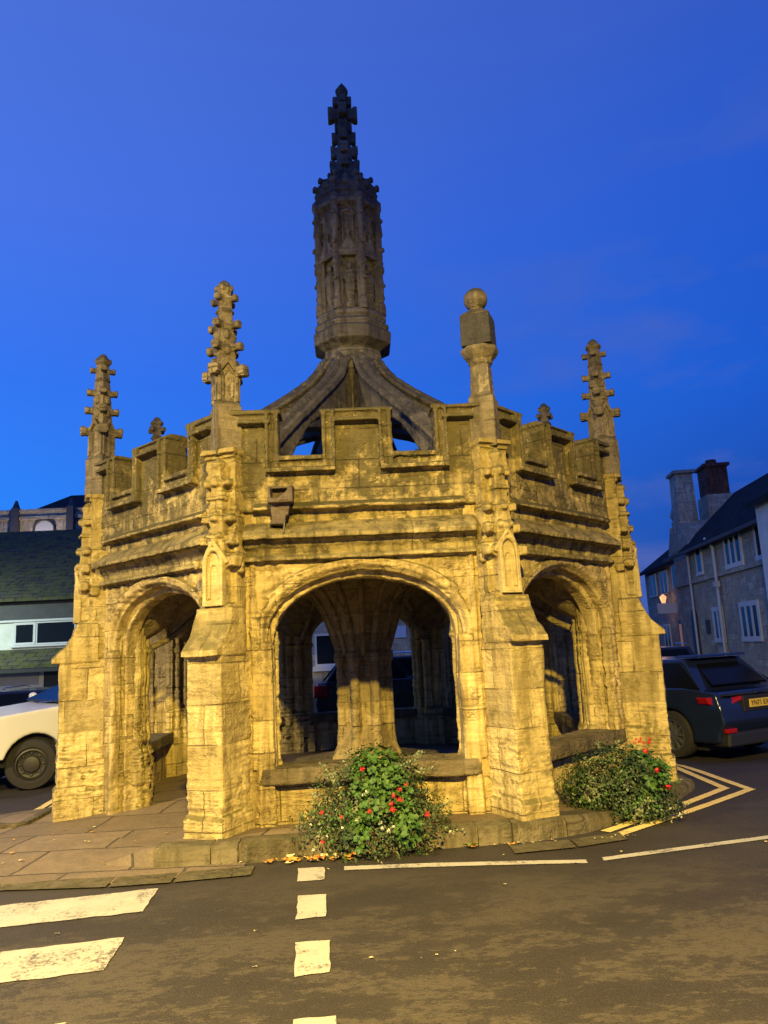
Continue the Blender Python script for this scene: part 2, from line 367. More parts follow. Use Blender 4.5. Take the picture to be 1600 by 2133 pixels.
# ------------------------------------------------------------------ ground
def sstep(a, b, x):
    q = min(1, max(0, (x-a)/(b-a))); return q*q*(3-2*q)
def gz(x, y): return .075*math.exp(-(x/2.7)**2)*math.exp(-((y+3.5)/1.5)**2)-.45*sstep(3.5, 11, y)*sstep(-4.5, -8, x)-.14*sstep(-.6, 1.2, y)*sstep(3.75, 4.4, x)*(1-sstep(8, 11, x))-.10*sstep(-.4, 1.4, y)*sstep(-3.9, -4.6, x)
def grid_mesh(name, xs, ys, zf, mat):
    v = [(x, y, zf(x, y)) for y in ys for x in xs]; n = len(xs)
    f = [(j*n+i, j*n+i+1, (j+1)*n+i+1, (j+1)*n+i) for j in range(len(ys)-1) for i in range(n-1)]
    me = bpy.data.meshes.new(name); me.from_pydata(v, [], f); me.materials.append(mat); me.polygons.foreach_set('use_smooth', [True]*len(f)); return me
xs = [-400, -120, -40, -15]+[-8+.25*i for i in range(65)]+[15, 40, 120, 400]
ys = [-60, -25]+[-12+.25*i for i in range(61)]+[4.5, 6, 7.5, 9, 11, 20, 50, 120, 400]
road = link('road', grid_mesh('road', xs, ys, gz, M['asphalt'])); tag(road, kind='structure')

def drape(name, quad, mat, off=.006, n=(24, 4), zf=gz, jitter=0.0):
    """a thin painted strip that follows the road: quad corners a,b,c,d"""
    a, b, c_, d = [Vector((*q, 0)) for q in quad]; vs = []; fs = []
    for j in range(n[1]+1):
        for i in range(n[0]+1):
            u = i/n[0]; w = j/n[1]; p = (a*(1-u)+b*u)*(1-w)+(d*(1-u)+c_*u)*w
            if jitter and (j in (0, n[1]) or i in (0, n[0])): p += Vector((noise.noise(p*9), noise.noise(p*9+Vector((4, 4, 4))), 0))*jitter
            vs.append((p.x, p.y, zf(p.x, p.y)+off))
    k = n[0]+1
    for j in range(n[1]):
        for i in range(n[0]): fs.append((j*k+i, j*k+i+1, (j+1)*k+i+1, (j+1)*k+i))
    me = bpy.data.meshes.new(name); me.from_pydata(vs, [], fs); me.materials.append(mat)
    o = link(name, me); return tag(o, kind='structure')
for q in ([(-3.9, -4.72), (-1.54, -4.49), (-1.55, -4.05), (-3.9, -4.26)], [(-3.9, -5.66), (-1.51, -5.35), (-1.53, -4.90), (-3.9, -5.20)],
          [(-3.9, -6.75), (-1.49, -6.38), (-1.49, -5.91), (-3.9, -6.25)]):
    drape('zebra_stripe', q, M['paint'], n=(60, 12), jitter=.014)
for q in ([(-.565, -4.14), (-.38, -4.14), (-.39, -3.86), (-.58, -3.84)], [(-.52, -4.82), (-.34, -4.80), (-.35, -4.43), (-.54, -4.42)],
          [(-.47, -5.59), (-.29, -5.56), (-.30, -5.15), (-.50, -5.16)], [(-.42, -6.5), (-.22, -6.47), (-.25, -6.02), (-.44, -6.03)]):
    drape('road_stud_marking', q, M['paint'], n=(10, 10), jitter=.012)
drape('edge_line', [(-.24, -3.965), (1.52, -4.085), (1.53, -4.005), (-.24, -3.875)], M['paint'], n=(40, 2), jitter=.005)
drape('edge_line', [(1.65, -4.045), (3.6, -3.50), (3.59, -3.42), (1.66, -3.965)], M['paint'], n=(40, 2), jitter=.005)
def polyline_strip(pts, w, name, mat):
    for i in range(len(pts)-1):
        a = Vector((*pts[i], 0)); b = Vector((*pts[i+1], 0)); d = (b-a).normalized(); nrm = Vector((-d.y, d.x, 0))*w/2
        e = d*w*.5*(1 if i else 0); g = d*w*.5*(1 if i < len(pts)-2 else 0)
        drape(name, [(a-nrm-e)[:2], (b-nrm+g)[:2], (b+nrm+g)[:2], (a+nrm-e)[:2]], mat, n=(30, 2), jitter=.004, off=.006+.0015*i)
polyline_strip([(1.97, -3.36), (3.97, -1.69), (3.97, -.02), (3.3, 2.4)], .09, 'yellow_line', M['yellow'])
polyline_strip([(1.93, -3.22), (3.76, -1.56), (3.84, -.05), (3.2, 2.3)], .09, 'yellow_line', M['yellow'])
polyline_strip([(-5.6, -.22), (-3.70, -1.52), (-3.70, -.4), (-3.8, 1.0)], .09, 'yellow_line', M['yellow'])
polyline_strip([(-5.6, -.06), (-3.82, -1.30), (-3.83, -.4), (-3.93, 1.0)], .09, 'yellow_line', M['yellow'])

# pavement and raised kerb round the cross
front = [(-3.55, -1.95), (-2.9, -2.9), (-2.2, -3.36), (-1.72, -3.54), (-1.2, -3.57), (-.5, -3.56), (.3, -3.52), (.84, -3.48), (1.3, -3.41), (1.75, -3.20), (2.15, -2.88), (2.55, -2.46), (3.05, -1.98), (3.46, -1.43), (3.54, -.4), (3.45, .8), (3.0, 2.4), (1.5, 3.6), (-1.5, 3.6), (-3.0, 2.4), (-3.6, .9), (-3.62, -.5)]
def lvl(x, y):
    """height of the platform's rim"""
    a = math.degrees(math.atan2(x, -y))
    if -46 < a < 40: w = sstep(-35, -25.5, a)*(1-sstep(24, 47, a)*.75)
    else: w = .25 if a > 0 else 0.0
    return .045+.155*w
def dense(poly, step=.12):
    o = []
    for i in range(len(poly)):
        a = Vector(poly[i]); b = Vector(poly[(i+1) % len(poly)]); k = max(1, int((b-a).length/step))
        for j in range(k): o.append(tuple(a.lerp(b, j/k)))
    return o
rim = dense(front)
vs = []; fs = []; nr = len(rim); rings = [1.0, 1.0, .965, .9, .8, .6, .3]
for k, s_ in enumerate(rings):
    for (x, y) in rim:
        z = lvl(x, y); z0 = z if k else -.25
        if k >= 4: z0 = z+(.15-z)*(k-3)/3
        vs.append((x*s_, y*s_, z0+.006*noise.noise(Vector((x*s_*4, y*s_*4, 0)))))
vs.append((0, 0, .15)); ci = len(vs)-1
for k in range(len(rings)-1):
    for i in range(nr): fs.append((k*nr+i, k*nr+(i+1) % nr, (k+1)*nr+(i+1) % nr, (k+1)*nr+i))
for i in range(nr): fs.append(((len(rings)-1)*nr+i, (len(rings)-1)*nr+(i+1) % nr, ci))
me = bpy.data.meshes.new('pavement'); me.from_pydata(vs, [], fs); me.materials.append(M['flags']); me.polygons.foreach_set('use_smooth', [True]*len(fs))
tag(link('pavement', me), kind='structure')
# left footway running off to the crossing
def pzl(x, y): return gz(x, y)+.008+.05*sstep(-3.9, -2.4, y)*sstep(-5.0, -2.5, x)
fp = dense([(-9, -3.62), (-2.8, -3.70), (-1.9, -3.86), (-1.0, -3.84), (-1.0, -3.62), (-1.62, -3.35), (-2.4, -2.4), (-3.2, -1.2), (-3.56, -.6), (-3.60, -1.66), (-5.6, -.42), (-9, 1.9)], .2)
me = bpy.data.meshes.new('footway'); bm = bmesh.new()
bm.faces.new([bm.verts.new((x, y, 0)) for x, y in fp]); bmesh.ops.triangulate(bm, faces=bm.faces)
for k in range(3): bmesh.ops.subdivide_edges(bm, edges=[q for q in bm.edges if q.calc_length() > .3], cuts=1); bmesh.ops.triangulate(bm, faces=bm.faces)
for v in bm.verts: v.co.z = pzl(v.co.x, v.co.y)
bm.normal_update()
for f in bm.faces:
    f.smooth = True
    if f.normal.z < 0: f.normal_flip()
bm.to_mesh(me); bm.free(); me.materials.append(M['flags']); tag(link('footway', me), kind='structure')
# kerb stones along the front, each with its own length and height
b = MB(); cum = 0.0
def kerb_run(pts, top, w, lens, name, mat, base=-.12):
    P = [Vector((*q, 0)) for q in pts]; segs = []
    tot = sum((P[i+1]-P[i]).length for i in range(len(P)-1))
    def at(s):
        for i in range(len(P)-1):
            l = (P[i+1]-P[i]).length
            if s <= l or i == len(P)-2: return P[i]+(P[i+1]-P[i])*(s/l), (P[i+1]-P[i]).normalized()
            s -= l
    b = MB(); s = 0.0; k = 0
    while s < tot-.05:
        L = min(lens[k % len(lens)], tot-s); n = max(2, int(L/.1)); k += 1
        prof = []
        for i in range(n+1):
            ss = s+.006+(L-.012)*i/n; p, d = at(ss); nn = Vector((-d.y, d.x, 0)); tz = top(p.x, p.y)+.008*math.sin(k*5.1)
            e = .012*noise.noise(p*6)
            prof.append([p-nn*(.012+e)+Vector((0, 0, base)), p-nn*(.0+e)+Vector((0, 0, tz-.035)), p+nn*.028+Vector((0, 0, tz)), p+nn*w+Vector((0, 0, tz+.004)), p+nn*w+Vector((0, 0, base))])
        vs = [q for r_ in prof for q in r_]; fs = []
        for i in range(n):
            for j in range(5): fs.append((i*5+j, i*5+(j+1) % 5, (i+1)*5+(j+1) % 5, (i+1)*5+j))
        fs += [tuple(range(4, -1, -1)), tuple(n*5+j for j in range(5))]
        b.add(vs, [tuple(reversed(q)) for q in fs]); s += L
    me = b.mesh(name, mat, 50)
    return tag(link(name, me), kind='structure')
kerb_run([(-1.72, -3.57), (-1.2, -3.60), (-.5, -3.59), (.3, -3.55), (.84, -3.51), (1.3, -3.44), (1.77, -3.23), (2.18, -2.90), (2.58, -2.48), (3.08, -2.0), (3.50, -1.45), (3.58, -.4)],
         lambda x, y: lvl(x, y)+.012, .2, [.45, .22, .62, .7, .55, .8, .75], 'kerb', M['kerb'])
kerb_run([(-3.68, .9), (-3.62, -.5), (-3.63, -1.62), (-5.6, -.36), (-9, 1.9)], lambda x, y: .07, .12, [.8, .9], 'kerb', M['kerb'])
# gutter setts flush with the road
for (x0, y0, x1, y1) in ((-3.7, -3.62, -2.82, -3.70), (-2.80, -3.70, -1.96, -3.84), (-1.94, -3.845, -1.49, -3.86), (-1.47, -3.86, -.92, -3.84), (1.05, -3.70, 1.55, -3.60), (1.57, -3.595, 2.02, -3.42)):
    drape('gutter_stone', [(x0, y0-.10), (x1, y1-.10), (x1, y1+.13), (x0, y0+.13)], M['kerb'], off=.012, n=(8, 3))

# ------------------------------------------------------------------ the market cross
cross = empty('market_cross'); tag(cross, 'octagonal stone market cross with battlements, pinnacles and tall central spire', 'market cross')
def arch(hw, zs, rise, n=28):
    o = []
    for i in range(n+1):
        a = PI*(1-i/n); x = math.cos(a); e = 2.15
        z = (1-abs(x)**e)**(1/e) if abs(x) < 1 else 0
        o.append((x*hw, zs+rise*(.93*z+.07*(1-abs(x)))))
    return o
def holed(b, W_, ztop, zbot, hw, zs, rise, y0, y1):
    a = arch(hw, zs, rise)
    poly = [(-W_, zbot), (-hw, zbot)]+a+[(hw, zbot), (W_, zbot), (W_, ztop), (-W_, ztop)]
    b.prism(poly, 'y', y0, y1)
def wall_mb(closed, tracery):
    b = MB(); zb = -.3
    holed(b, 1.14, 2.98, zb, .93, 1.775, .635, -2.955, -2.875)
    holed(b, 1.13, 2.98, zb, .885, 1.768, .60, -2.885, -2.795)
    holed(b, 1.12, 2.98, zb, .835, 1.757, .55, -2.805, -2.68)
    for hw, zs, rs, y, r in ((.905, 1.772, .617, -2.915, .024), (.855, 1.762, .575, -2.81, .026), (.93, 1.775, .635, -2.955, .016)):
        p = arch(hw, zs, rs); p = [(-hw, zb)]+p+[(hw, zb)]
        b.tube([(x, y, z) for x, z in p], r, 8)
    p = arch(.955, 1.775, .655); b.tube([(x, -2.972, z) for x, z in p], .021, 8); b.tube([(x, -2.985, z+.012) for x, z in arch(.965, 1.85, .60)[4:-4]], .016, 8)
    for sx in (-1, 1):                                       # rectangular label round the spandrels
        b.box(sx*1.0-.022, sx*1.0+.022, -2.985, -2.9, .66, 2.5)
        b.box(sx*.905-.072, sx*.905+.072, -2.978, -2.88, zb, 1.745)
        b.tube([(sx*.86, -2.97, zb), (sx*.86, -2.97, 1.73)], .024, 8)
        b.tube([(sx*.95, -2.985, zb), (sx*.95, -2.985, 1.73)], .018, 8)
    if closed:
        b.box(-1.05, 1.05, -2.90, -2.69, zb, .53)
    if tracery:
        for sx in (-1, 1):
            for cx, cz, r in ((.86, 2.33, .085), (.66, 2.385, .045), (.93, 2.14, .05), (.78, 2.22, .03)):
                ring = [(sx*cx+r*math.cos(2*PI*i/18), -2.965, cz+r*math.sin(2*PI*i/18)) for i in range(18)]; b.tube(ring, .018, 6, True)
                for k in range(4):
                    g = PI/4+k*PI/2; b.tube([(sx*cx, -2.965, cz), (sx*cx+r*math.cos(g), -2.965, cz+r*math.sin(g))], .012, 6)
                    b.ell((sx*cx+r*.5*math.cos(g+PI/4), -2.96, cz+r*.5*math.sin(g+PI/4)), r*.2, .02, r*.2, 8)
    else:
        rr = random.Random(4)
        for k in range(44):
            sx = rr.choice((-1, 1)); x = rr.uniform(.55, .96); z = rr.uniform(2.30, 2.43) if x < .75 else rr.uniform(2.08, 2.43)
            b.ell((sx*x, -2.955, z), rr.uniform(.02, .08), rr.uniform(.010, .022), rr.uniform(.02, .06), 8, Matrix.Rotation(rr.uniform(-1, 1), 3, 'Y'))
    return b
def cornice_mb():
    b = MB()
    b.prism([(-2.9, 2.83), (-2.965, 2.83), (-3.13, 2.70), (-3.135, 2.655), (-3.10, 2.66), (-3.075, 2.69), (-3.065, 2.645), (-3.035, 2.65), (-3.02, 2.60), (-2.985, 2.575), (-2.9, 2.57)], 'x', -1.06, 1.06)
    b.prism([(-2.9, 2.58), (-2.985, 2.58), (-2.985, 2.52), (-3.04, 2.505), (-3.045, 2.465), (-3.01, 2.475), (-2.97, 2.455), (-2.9, 2.45)], 'x', -1.06, 1.06)
    return b
def parapet_mb():
    b = MB(); yo, yi = -3.0, -2.80
    def slab(x0, x1, z0, z1, y0=yo, y1=yi): b.box(x0, x1, y0, y1, z0, z1)
    c0, c1 = 1.2426, 1.16
    b.prism([(-c0, yo), (c0, yo), (c1, yi), (-c1, yi)], 'z', 2.93, 3.40)
    # string moulding
    b.prism([(-2.95, 3.0), (-3.0, 3.0), (-3.075, 2.955), (-3.075, 2.925), (-3.02, 2.935), (-2.95, 2.92)], 'x', -.97, .97)
    b.box(-.96, .96, yo+.035, yi, 2.76, 2.95)
    slab(-.325, .325, 3.38, 3.86)
    for sx in (-1, 1):
        b.prism([(sx*.73, yo), (sx*c0, yo), (sx*c1, yi), (sx*.73, yi)], 'z', 3.38, 3.86)
        # sloping crenel sill
        b.prism([(yo-.02, 3.40), (yi, 3.50), (yi, 3.36), (yo-.02, 3.36)], 'x', sx*.32, sx*.735)
        # two-step frame running along sill, up the merlon sides and over the tops
        for (d, lo, hi, sa, sb) in ((.045, 3.30, 3.42, .205, .85), (.10, 3.275, 3.318, .205, .85), (.085, 3.385, 3.435, .33, .725)):
            b.box(min(sx*sa, sx*sb), max(sx*sa, sx*sb), yo-d, yo+.05, lo, hi)
        for x0, x1, d in ((.215, .325, .04), (.205, .235, .085), (.29, .325, .065), (.73, .84, .04), (.82, .85, .085), (.73, .765, .065)):
            b.box(min(sx*x0, sx*x1), max(sx*x0, sx*x1), yo-d, yo+.05, 3.29, 3.86)
        b.box(min(sx*.73, sx*1.10), max(sx*.73, sx*1.10), yo-.035, yo+.05, 3.755, 3.86)
        b.box(min(sx*.80, sx*1.10), max(sx*.80, sx*1.10), yo-.095, yo+.05, 3.745, 3.78)
        b.prism([(sx*.705, -3.065), (sx*1.23, -3.065), (sx*1.15, -2.78), (sx*.705, -2.78)], 'z', 3.845, 3.885)
    b.box(-.325, .325, yo-.035, yo+.05, 3.755, 3.86); b.box(-.235, .235, yo-.095, yo+.05, 3.745, 3.78)
    b.prism([(-3.065, 3.845), (-3.065, 3.865), (-3.0, 3.895), (-2.84, 3.895), (-2.78, 3.865), (-2.78, 3.845)], 'x', -.345, .345)
    return b
def crocket(b, x, y, z, dx, dy, s):
    """a curled leaf, cut as a thick block that grows out along (dx,dy) and turns up and over at its tip"""
    q = b.m; b.m = b.m @ Matrix.Translation((x, y, z)) @ Matrix.Rotation(math.atan2(dy, dx), 4, 'Z')
    b.prism([(-.5*s, -.75*s), (.15*s, -.42*s), (.55*s, -.40*s), (.95*s, -.46*s), (1.08*s, -.20*s), (1.02*s, .0), (1.10*s, .12*s), (1.06*s, .46*s), (.80*s, .58*s), (.45*s, .40*s), (-.1*s, .50*s), (-.5*s, .75*s)], 'y', -.34*s, .34*s)
    b.box(.5*s, 1.0*s, -.50*s, -.16*s, -.30*s, .38*s); b.box(.5*s, 1.0*s, .16*s, .50*s, -.30*s, .38*s)
    b.m = q
DIAG = [(1, 0), (0, 1), (-1, 0), (0, -1)]
def buttress_mb():
    b = MB()
    # corner block between the bays
    b.prism([(-.30, -2.98), (0, -3.19), (.30, -2.98), (.24, -2.74), (-.24, -2.74)], 'z', -.3, 3.0)
    b.box(-.15, .15, -3.30, -2.8, -.3, 3.47)
    b.box(-.175, .175, -3.36, -2.8, 3.465, 3.515); b.box(-.155, .155, -3.32, -2.8, 3.43, 3.47)
    # lower pier, plinth
    b.box(-.168, .168, -3.585, -2.8, -.3, 1.68); b.box(-.186, .186, -3.615, -2.85, -.3, .33)
    b.prism([(-3.615, .325), (-3.585, .37), (-3.3, .37), (-3.3, .30), (-3.615, .30)], 'x', -.184, .184)
    # weathering
    b.prism([(-3.66, 1.65), (-3.66, 1.70), (-3.53, 1.82), (-3.455, 1.95), (-3.42, 2.06), (-3.2, 2.06), (-3.2, 1.65)], 'x', -.185, .185)
    b.prism([(-3.43, 2.0), (-3.43, 2.045), (-3.405, 2.09), (-3.2, 2.11), (-3.2, 2.0)], 'x', -.14, .14)
    # attached shaft with gabled panel
    b.box(-.097, .097, -3.40, -3.2, 2.05, 2.50)
    b.prism([(-.097, 2.49), (.097, 2.49), (0, 2.60)], 'y', -3.40, -3.2)
    for sx in (-1, 1):
        crocket(b, sx*.115, -3.36, 2.46, sx, -.15, .105)
        crocket(b, sx*.10, -3.28, 2.41, sx*.9, .3, .10)
    # attached spirelet
    b.m = Matrix.Translation((0, -3.335, 0))
    b.box(-.09, .09, -.075, .1, 2.50, 3.32, .040, .030)
    b.box(-.08, .08, -.08, .05, 3.03, 3.06)
    for z, s in ((2.665, .10), (2.865, .088), (3.19, .072)):
        w = .09-.04*(z-2.5)/.82
        for dx in (1, -1): crocket(b, dx*w, 0, z, dx, -.2, s)
        b.ell((0, -w-.005, z+.01), .05, .04, .05, 8)
    for x, z in ((-.05, 2.70), (.05, 2.70), (0, 2.64)): b.ell((x, -.085, z), .035, .035, .035, 8)
    b.lathe([(.03, 3.28), (.062, 3.34), (.068, 3.37), (.04, 3.40), (.012, 3.43)], 8)
    b.m = Matrix.Identity(4)
    # clustered shafts on the inner side
    for x, y, r in ((0, -2.70, .062), (-.135, -2.745, .052), (.135, -2.745, .052), (-.235, -2.80, .045), (.235, -2.80, .045)):
        b.lathe([(r*1.7, -.3), (r*1.7, .55), (r*1.45, .60), (r*1.6, .64), (r, .72), (r, 1.70), (r*1.35, 1.74), (r, 1.79), (r, 2.3)], 10, (x, y))
    b.box(-.24, .24, -2.85, -2.66, -.3, .5)
    return b
def panel_mb():
    b = MB(); b.box(-.100, .100, -3.412, -3.385, 2.09, 2.47); b.prism([(-.10, 2.46), (.10, 2.46), (0, 2.60)], 'y', -3.412, -3.385)
    for sx in (-1, 1):
        b.box(sx*.084-.018, sx*.084+.018, -3.452, -3.39, 2.09, 2.45)
        p = [(sx*.084*math.cos(q*PI/16), -3.43, 2.44+.135*math.sin(q*PI/16)) for q in range(9)]; b.tube(p, .021, 6)
        p = [(sx*.05*math.cos(q*PI/16), -3.418, 2.36+.085*math.sin(q*PI/16)) for q in range(9)]; b.tube([(sx*.05, -3.418, 2.14)]+p, .012, 6)
        b.tube([(sx*.125, -3.40, 2.45), (sx*.06, -3.43, 2.56), (0, -3.44, 2.64)], .02, 6)
    b.box(-.10, .10, -3.455, -3.39, 2.075, 2.12)
    return b
def pinnacle_mb():
    b = MB()
    b.m = Matrix.Translation((0, -3.2, 0)) @ Matrix.Rotation(PI/4, 4, 'Z')
    b.box(-.122, .122, -.122, .122, 3.45, 3.93); b.box(-.122, .122, -.122, .122, 3.93, 3.985, .024, .024)
    b.box(-.098, .098, -.098, .098, 3.9, 4.32)
    for k in range(4):
        q = b.m; b.m = b.m @ Matrix.Rotation(k*PI/2, 4, 'Z')
        b.prism([(-.125, 4.235), (-.092, 4.235), (0, 4.36), (.092, 4.235), (.125, 4.235), (0, 4.43)], 'y', -.132, -.05)
        b.prism([(-.09, 4.25), (.09, 4.25), (0, 4.375)], 'y', -.10, 0)
        for sx in (-1, 1): b.box(sx*.082-.016, sx*.082+.016, -.118, -.05, 3.985, 4.26)
        b.tube([(-.045, -.102, 4.03), (-.045, -.102, 4.22), (0, -.102, 4.30), (.045, -.102, 4.22), (.045, -.102, 4.03)], .011, 6)
        b.m = q
    b.box(-.086, .086, -.086, .086, 4.30, 5.10, .034, .034)
    b.m = Matrix.Translation((0, -3.2, 0))
    for z, s, w in ((4.275, .112, .115), (4.53, .085, .100), (4.755, .078, .088), (5.03, .068, .070)):
        for dx, dy in DIAG: crocket(b, dx*w, dy*w, z, dx, dy, s)
    for z in (4.40, 4.56):
        for k in range(4):
            g = PI/4+k*PI/2; b.ell((.072*math.cos(g), .072*math.sin(g), z+.1), .045, .045, .06, 8)
    b.lathe([(.075, 4.89), (.098, 4.905), (.075, 4.93)], 8, rot=PI/8)
    b.lathe([(.045, 5.06), (.07, 5.10), (.092, 5.14), (.075, 5.165), (.07, 5.185), (.045, 5.22), (.014, 5.245)], 8, rot=.3)
    for k in range(5): b.ell((.072*math.cos(k*1.26), .072*math.sin(k*1.26), 5.145), .032, .032, .038, 6)
    return b
def ball_pinnacle_mb():
    b = MB(); b.m = Matrix.Translation((0, -3.2, 0)) @ Matrix.Rotation(PI/4, 4, 'Z')
    b.box(-.122, .122, -.122, .122, 3.45, 3.93); b.box(-.122, .122, -.122, .122, 3.93, 3.985, .024, .024)
    b.box(-.098, .098, -.098, .098, 3.9, 4.31, .012, .012)
    b.m = Matrix.Translation((0, -3.2, 0))
    b.lathe([(.098, 4.27), (.12, 4.295), (.125, 4.32), (.15, 4.35), (.17, 4.38), (.185, 4.41), (.185, 4.445), (.15, 4.455)], 8, rot=PI/8)
    return b
FACES = [0, 1, 2, 3, 4, 5, 6, 7]
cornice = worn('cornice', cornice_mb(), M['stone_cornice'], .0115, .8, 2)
wall_front = worn('arcade_wall', wall_mb(True, False), M['stone_wall'], .0135, .95, 1)
wall_side = worn('arcade_wall_side', wall_mb(True, False), M['stone_wall'], .0135, .95, 4)
wall_open = worn('arcade_wall_open', wall_mb(False, True), M['stone_wall'], .0135, .85, 2)
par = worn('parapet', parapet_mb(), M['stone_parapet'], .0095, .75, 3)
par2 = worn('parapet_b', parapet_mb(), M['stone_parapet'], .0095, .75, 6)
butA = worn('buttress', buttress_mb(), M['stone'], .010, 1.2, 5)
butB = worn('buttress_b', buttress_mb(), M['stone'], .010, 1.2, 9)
panel = worn('gabled_panel', panel_mb(), M['stone_panel'], .0055, .25, 3)
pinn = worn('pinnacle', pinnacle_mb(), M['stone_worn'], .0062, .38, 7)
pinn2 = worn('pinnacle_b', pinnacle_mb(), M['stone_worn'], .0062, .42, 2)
b = MB(); b.box(-.97, .97, -3.01, -2.60, .525, .66, 0, .006); slab = worn('sill_slab', b, M['slab'], .014, .6, 4)
for k in FACES:
    opened = k == 7
    w = link('arcade_wall', wall_open if opened else (wall_front if k == 0 else wall_side), None, cross, rz=k*PI/4)
    link('cornice', cornice, None, w)
    if not opened: link('sill_slab', slab, None, w)
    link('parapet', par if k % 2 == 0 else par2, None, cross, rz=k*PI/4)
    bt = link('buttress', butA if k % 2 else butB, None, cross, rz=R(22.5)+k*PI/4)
    link('gabled_panel', panel, None, bt)
    if k == 0:
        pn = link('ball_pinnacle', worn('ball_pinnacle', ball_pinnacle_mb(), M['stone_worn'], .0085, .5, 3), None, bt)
        b = MB(); b.m = Matrix.Translation((0, -3.2, 0)) @ Matrix.Rotation(PI/4, 4, 'Z'); b.box(-.146, .146, -.146, .146, 4.456, 4.765, .004, .004)
        q = b.build('sundial_block', M['slate_stone'], bt, bevel=.008); q['label'] = 'dark square sundial block'
        b = MB(); b.m = Matrix.Translation((0, -3.2, 0)) @ Matrix.Rotation(PI/4, 4, 'Z')
        b.box(-.143, .143, -.143, .143, 4.767, 4.80, .03, .03); b.box(-.115, .115, -.115, .115, 4.795, 4.85, .06, .06); b.m = Matrix.Translation((0, -3.2, 0))
        b.lathe([(.06, 4.83), (.048, 4.86), (.06, 4.88)], 10)
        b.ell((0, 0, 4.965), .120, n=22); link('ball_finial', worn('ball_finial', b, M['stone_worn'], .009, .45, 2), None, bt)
    else:
        link('pinnacle', pinn if k % 2 else pinn2, None, bt)
# flying ribs
def rib_mb():
    b = MB()
    top = [(.22, 5.52), (.36, 5.50), (.43, 5.42), (.50, 5.30), (.63, 5.15), (.88, 4.945), (1.18, 4.735), (1.59, 4.43), (1.90, 4.21), (2.25, 3.95), (2.6, 3.66), (2.95, 3.3)]
    bot = [(2.95, 2.9), (2.62, 2.95), (2.40, 3.30), (2.18, 3.58), (1.88, 3.90), (1.60, 4.18), (1.34, 4.35), (1.08, 4.46), (.80, 4.51), (.52, 4.53), (.26, 4.53), (.2, 5.5)]
    b.prism([(-r, z) for r, z in top+bot], 'x', -.095, .095)
    mid = [(-r, z-.05) for r, z in top]
    for sx in (-1, 1):
        b.tube([(sx*.105, -r, z-.045) for r, z in top], .045, 8); b.tube([(sx*.07, -r, z+.03) for r, z in bot[1:-1]], .03, 8)
    b.tube([(0, -r, z+.012) for r, z in top], .055, 8); b.tube([(0, -r, z) for r, z in bot[1:-1]], .04, 8)
    return b
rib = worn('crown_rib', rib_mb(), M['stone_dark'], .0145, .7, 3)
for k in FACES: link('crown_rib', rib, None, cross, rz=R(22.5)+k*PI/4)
# lantern
LX = .03
lant = empty('lantern', (LX, .0, 0)); lant.parent = cross
O8 = PI/8
def cr(hw): return hw/.924
b = MB()
b.lathe([(.33, 2.95), (.30, 3.1), (.28, 5.0), (.36, 5.35), (cr(.375), 5.45), (cr(.385), 5.53), (cr(.385), 5.55), (cr(.372), 5.56), (cr(.375), 5.64), (cr(.385), 5.78)], 8, rot=O8)
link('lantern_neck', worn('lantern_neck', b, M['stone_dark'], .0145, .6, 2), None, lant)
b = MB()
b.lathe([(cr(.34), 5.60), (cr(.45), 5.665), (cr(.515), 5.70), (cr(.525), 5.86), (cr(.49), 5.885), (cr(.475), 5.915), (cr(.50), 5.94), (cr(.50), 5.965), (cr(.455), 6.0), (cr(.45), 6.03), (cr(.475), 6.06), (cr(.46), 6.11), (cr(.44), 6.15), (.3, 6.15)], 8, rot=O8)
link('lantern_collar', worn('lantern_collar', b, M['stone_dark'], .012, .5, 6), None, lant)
b = MB()
b.lathe([(cr(.36), 6.1), (cr(.345), 6.9), (cr(.36), 7.2), (cr(.38), 7.6), (cr(.36), 7.9), (.3, 7.95)], 8, rot=O8)
for k in FACES:
    q = Matrix.Rotation(R(22.5)+k*PI/4, 4, 'Z'); b.m = q
    rr_ = .455
    b.lathe([(.062, 6.12), (.062, 6.25), (.045, 6.30), (.045, 6.72), (.07, 6.76), (.07, 6.80), (.048, 6.86), (.048, 7.28), (.072, 7.32), (.06, 7.40), (.05, 7.5), (.05, 7.66), (.07, 7.7), (.07, 7.8), (.02, 7.86)], 8, (0, -rr_))
    for z, s in ((6.55, .05), (7.08, .055), (7.52, .05)): crocket(b, 0, -rr_-.02, z, 0, -1, s)
    b.m = Matrix.Rotation(k*PI/4, 4, 'Z')
    # figure in its niche, on a bracket, under a canopy
    b.ell((0, -.375, 6.20), .085, .05, .06, 8); b.ell((0, -.375, 6.42), .075, .06, .20, 10); b.ell((0, -.38, 6.60), .085, .06, .12, 10); b.ell((0, -.385, 6.77), .042, .045, .055, 8)
    b.box(-.13, .13, -.44, -.3, 6.90, 6.99); b.prism([(-.13, 6.99), (.13, 6.99), (0, 7.22)], 'y', -.43, -.3); b.ell((0, -.42, 7.25), .035, .035, .06, 8)
    for sx in (-1, 1):
        b.tube([(sx*.11, -.39, 6.15), (sx*.11, -.39, 6.9)], .02, 6); b.tube([(sx*.07, -.385, 7.1), (sx*.07, -.385, 7.6)], .018, 6)
    p = arch(.10, 7.5, .09, 10); b.tube([(x, -.395, z) for x, z in p], .018, 6)
b.m = Matrix.Identity(4)
b.lathe([(cr(.38), 7.66), (cr(.455), 7.70), (cr(.46), 7.76), (cr(.42), 7.80), (cr(.41), 7.86), (cr(.44), 7.89), (cr(.43), 7.93), (cr(.36), 7.97), (.2, 7.98)], 8, rot=O8)
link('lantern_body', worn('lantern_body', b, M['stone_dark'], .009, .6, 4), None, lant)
b = MB()
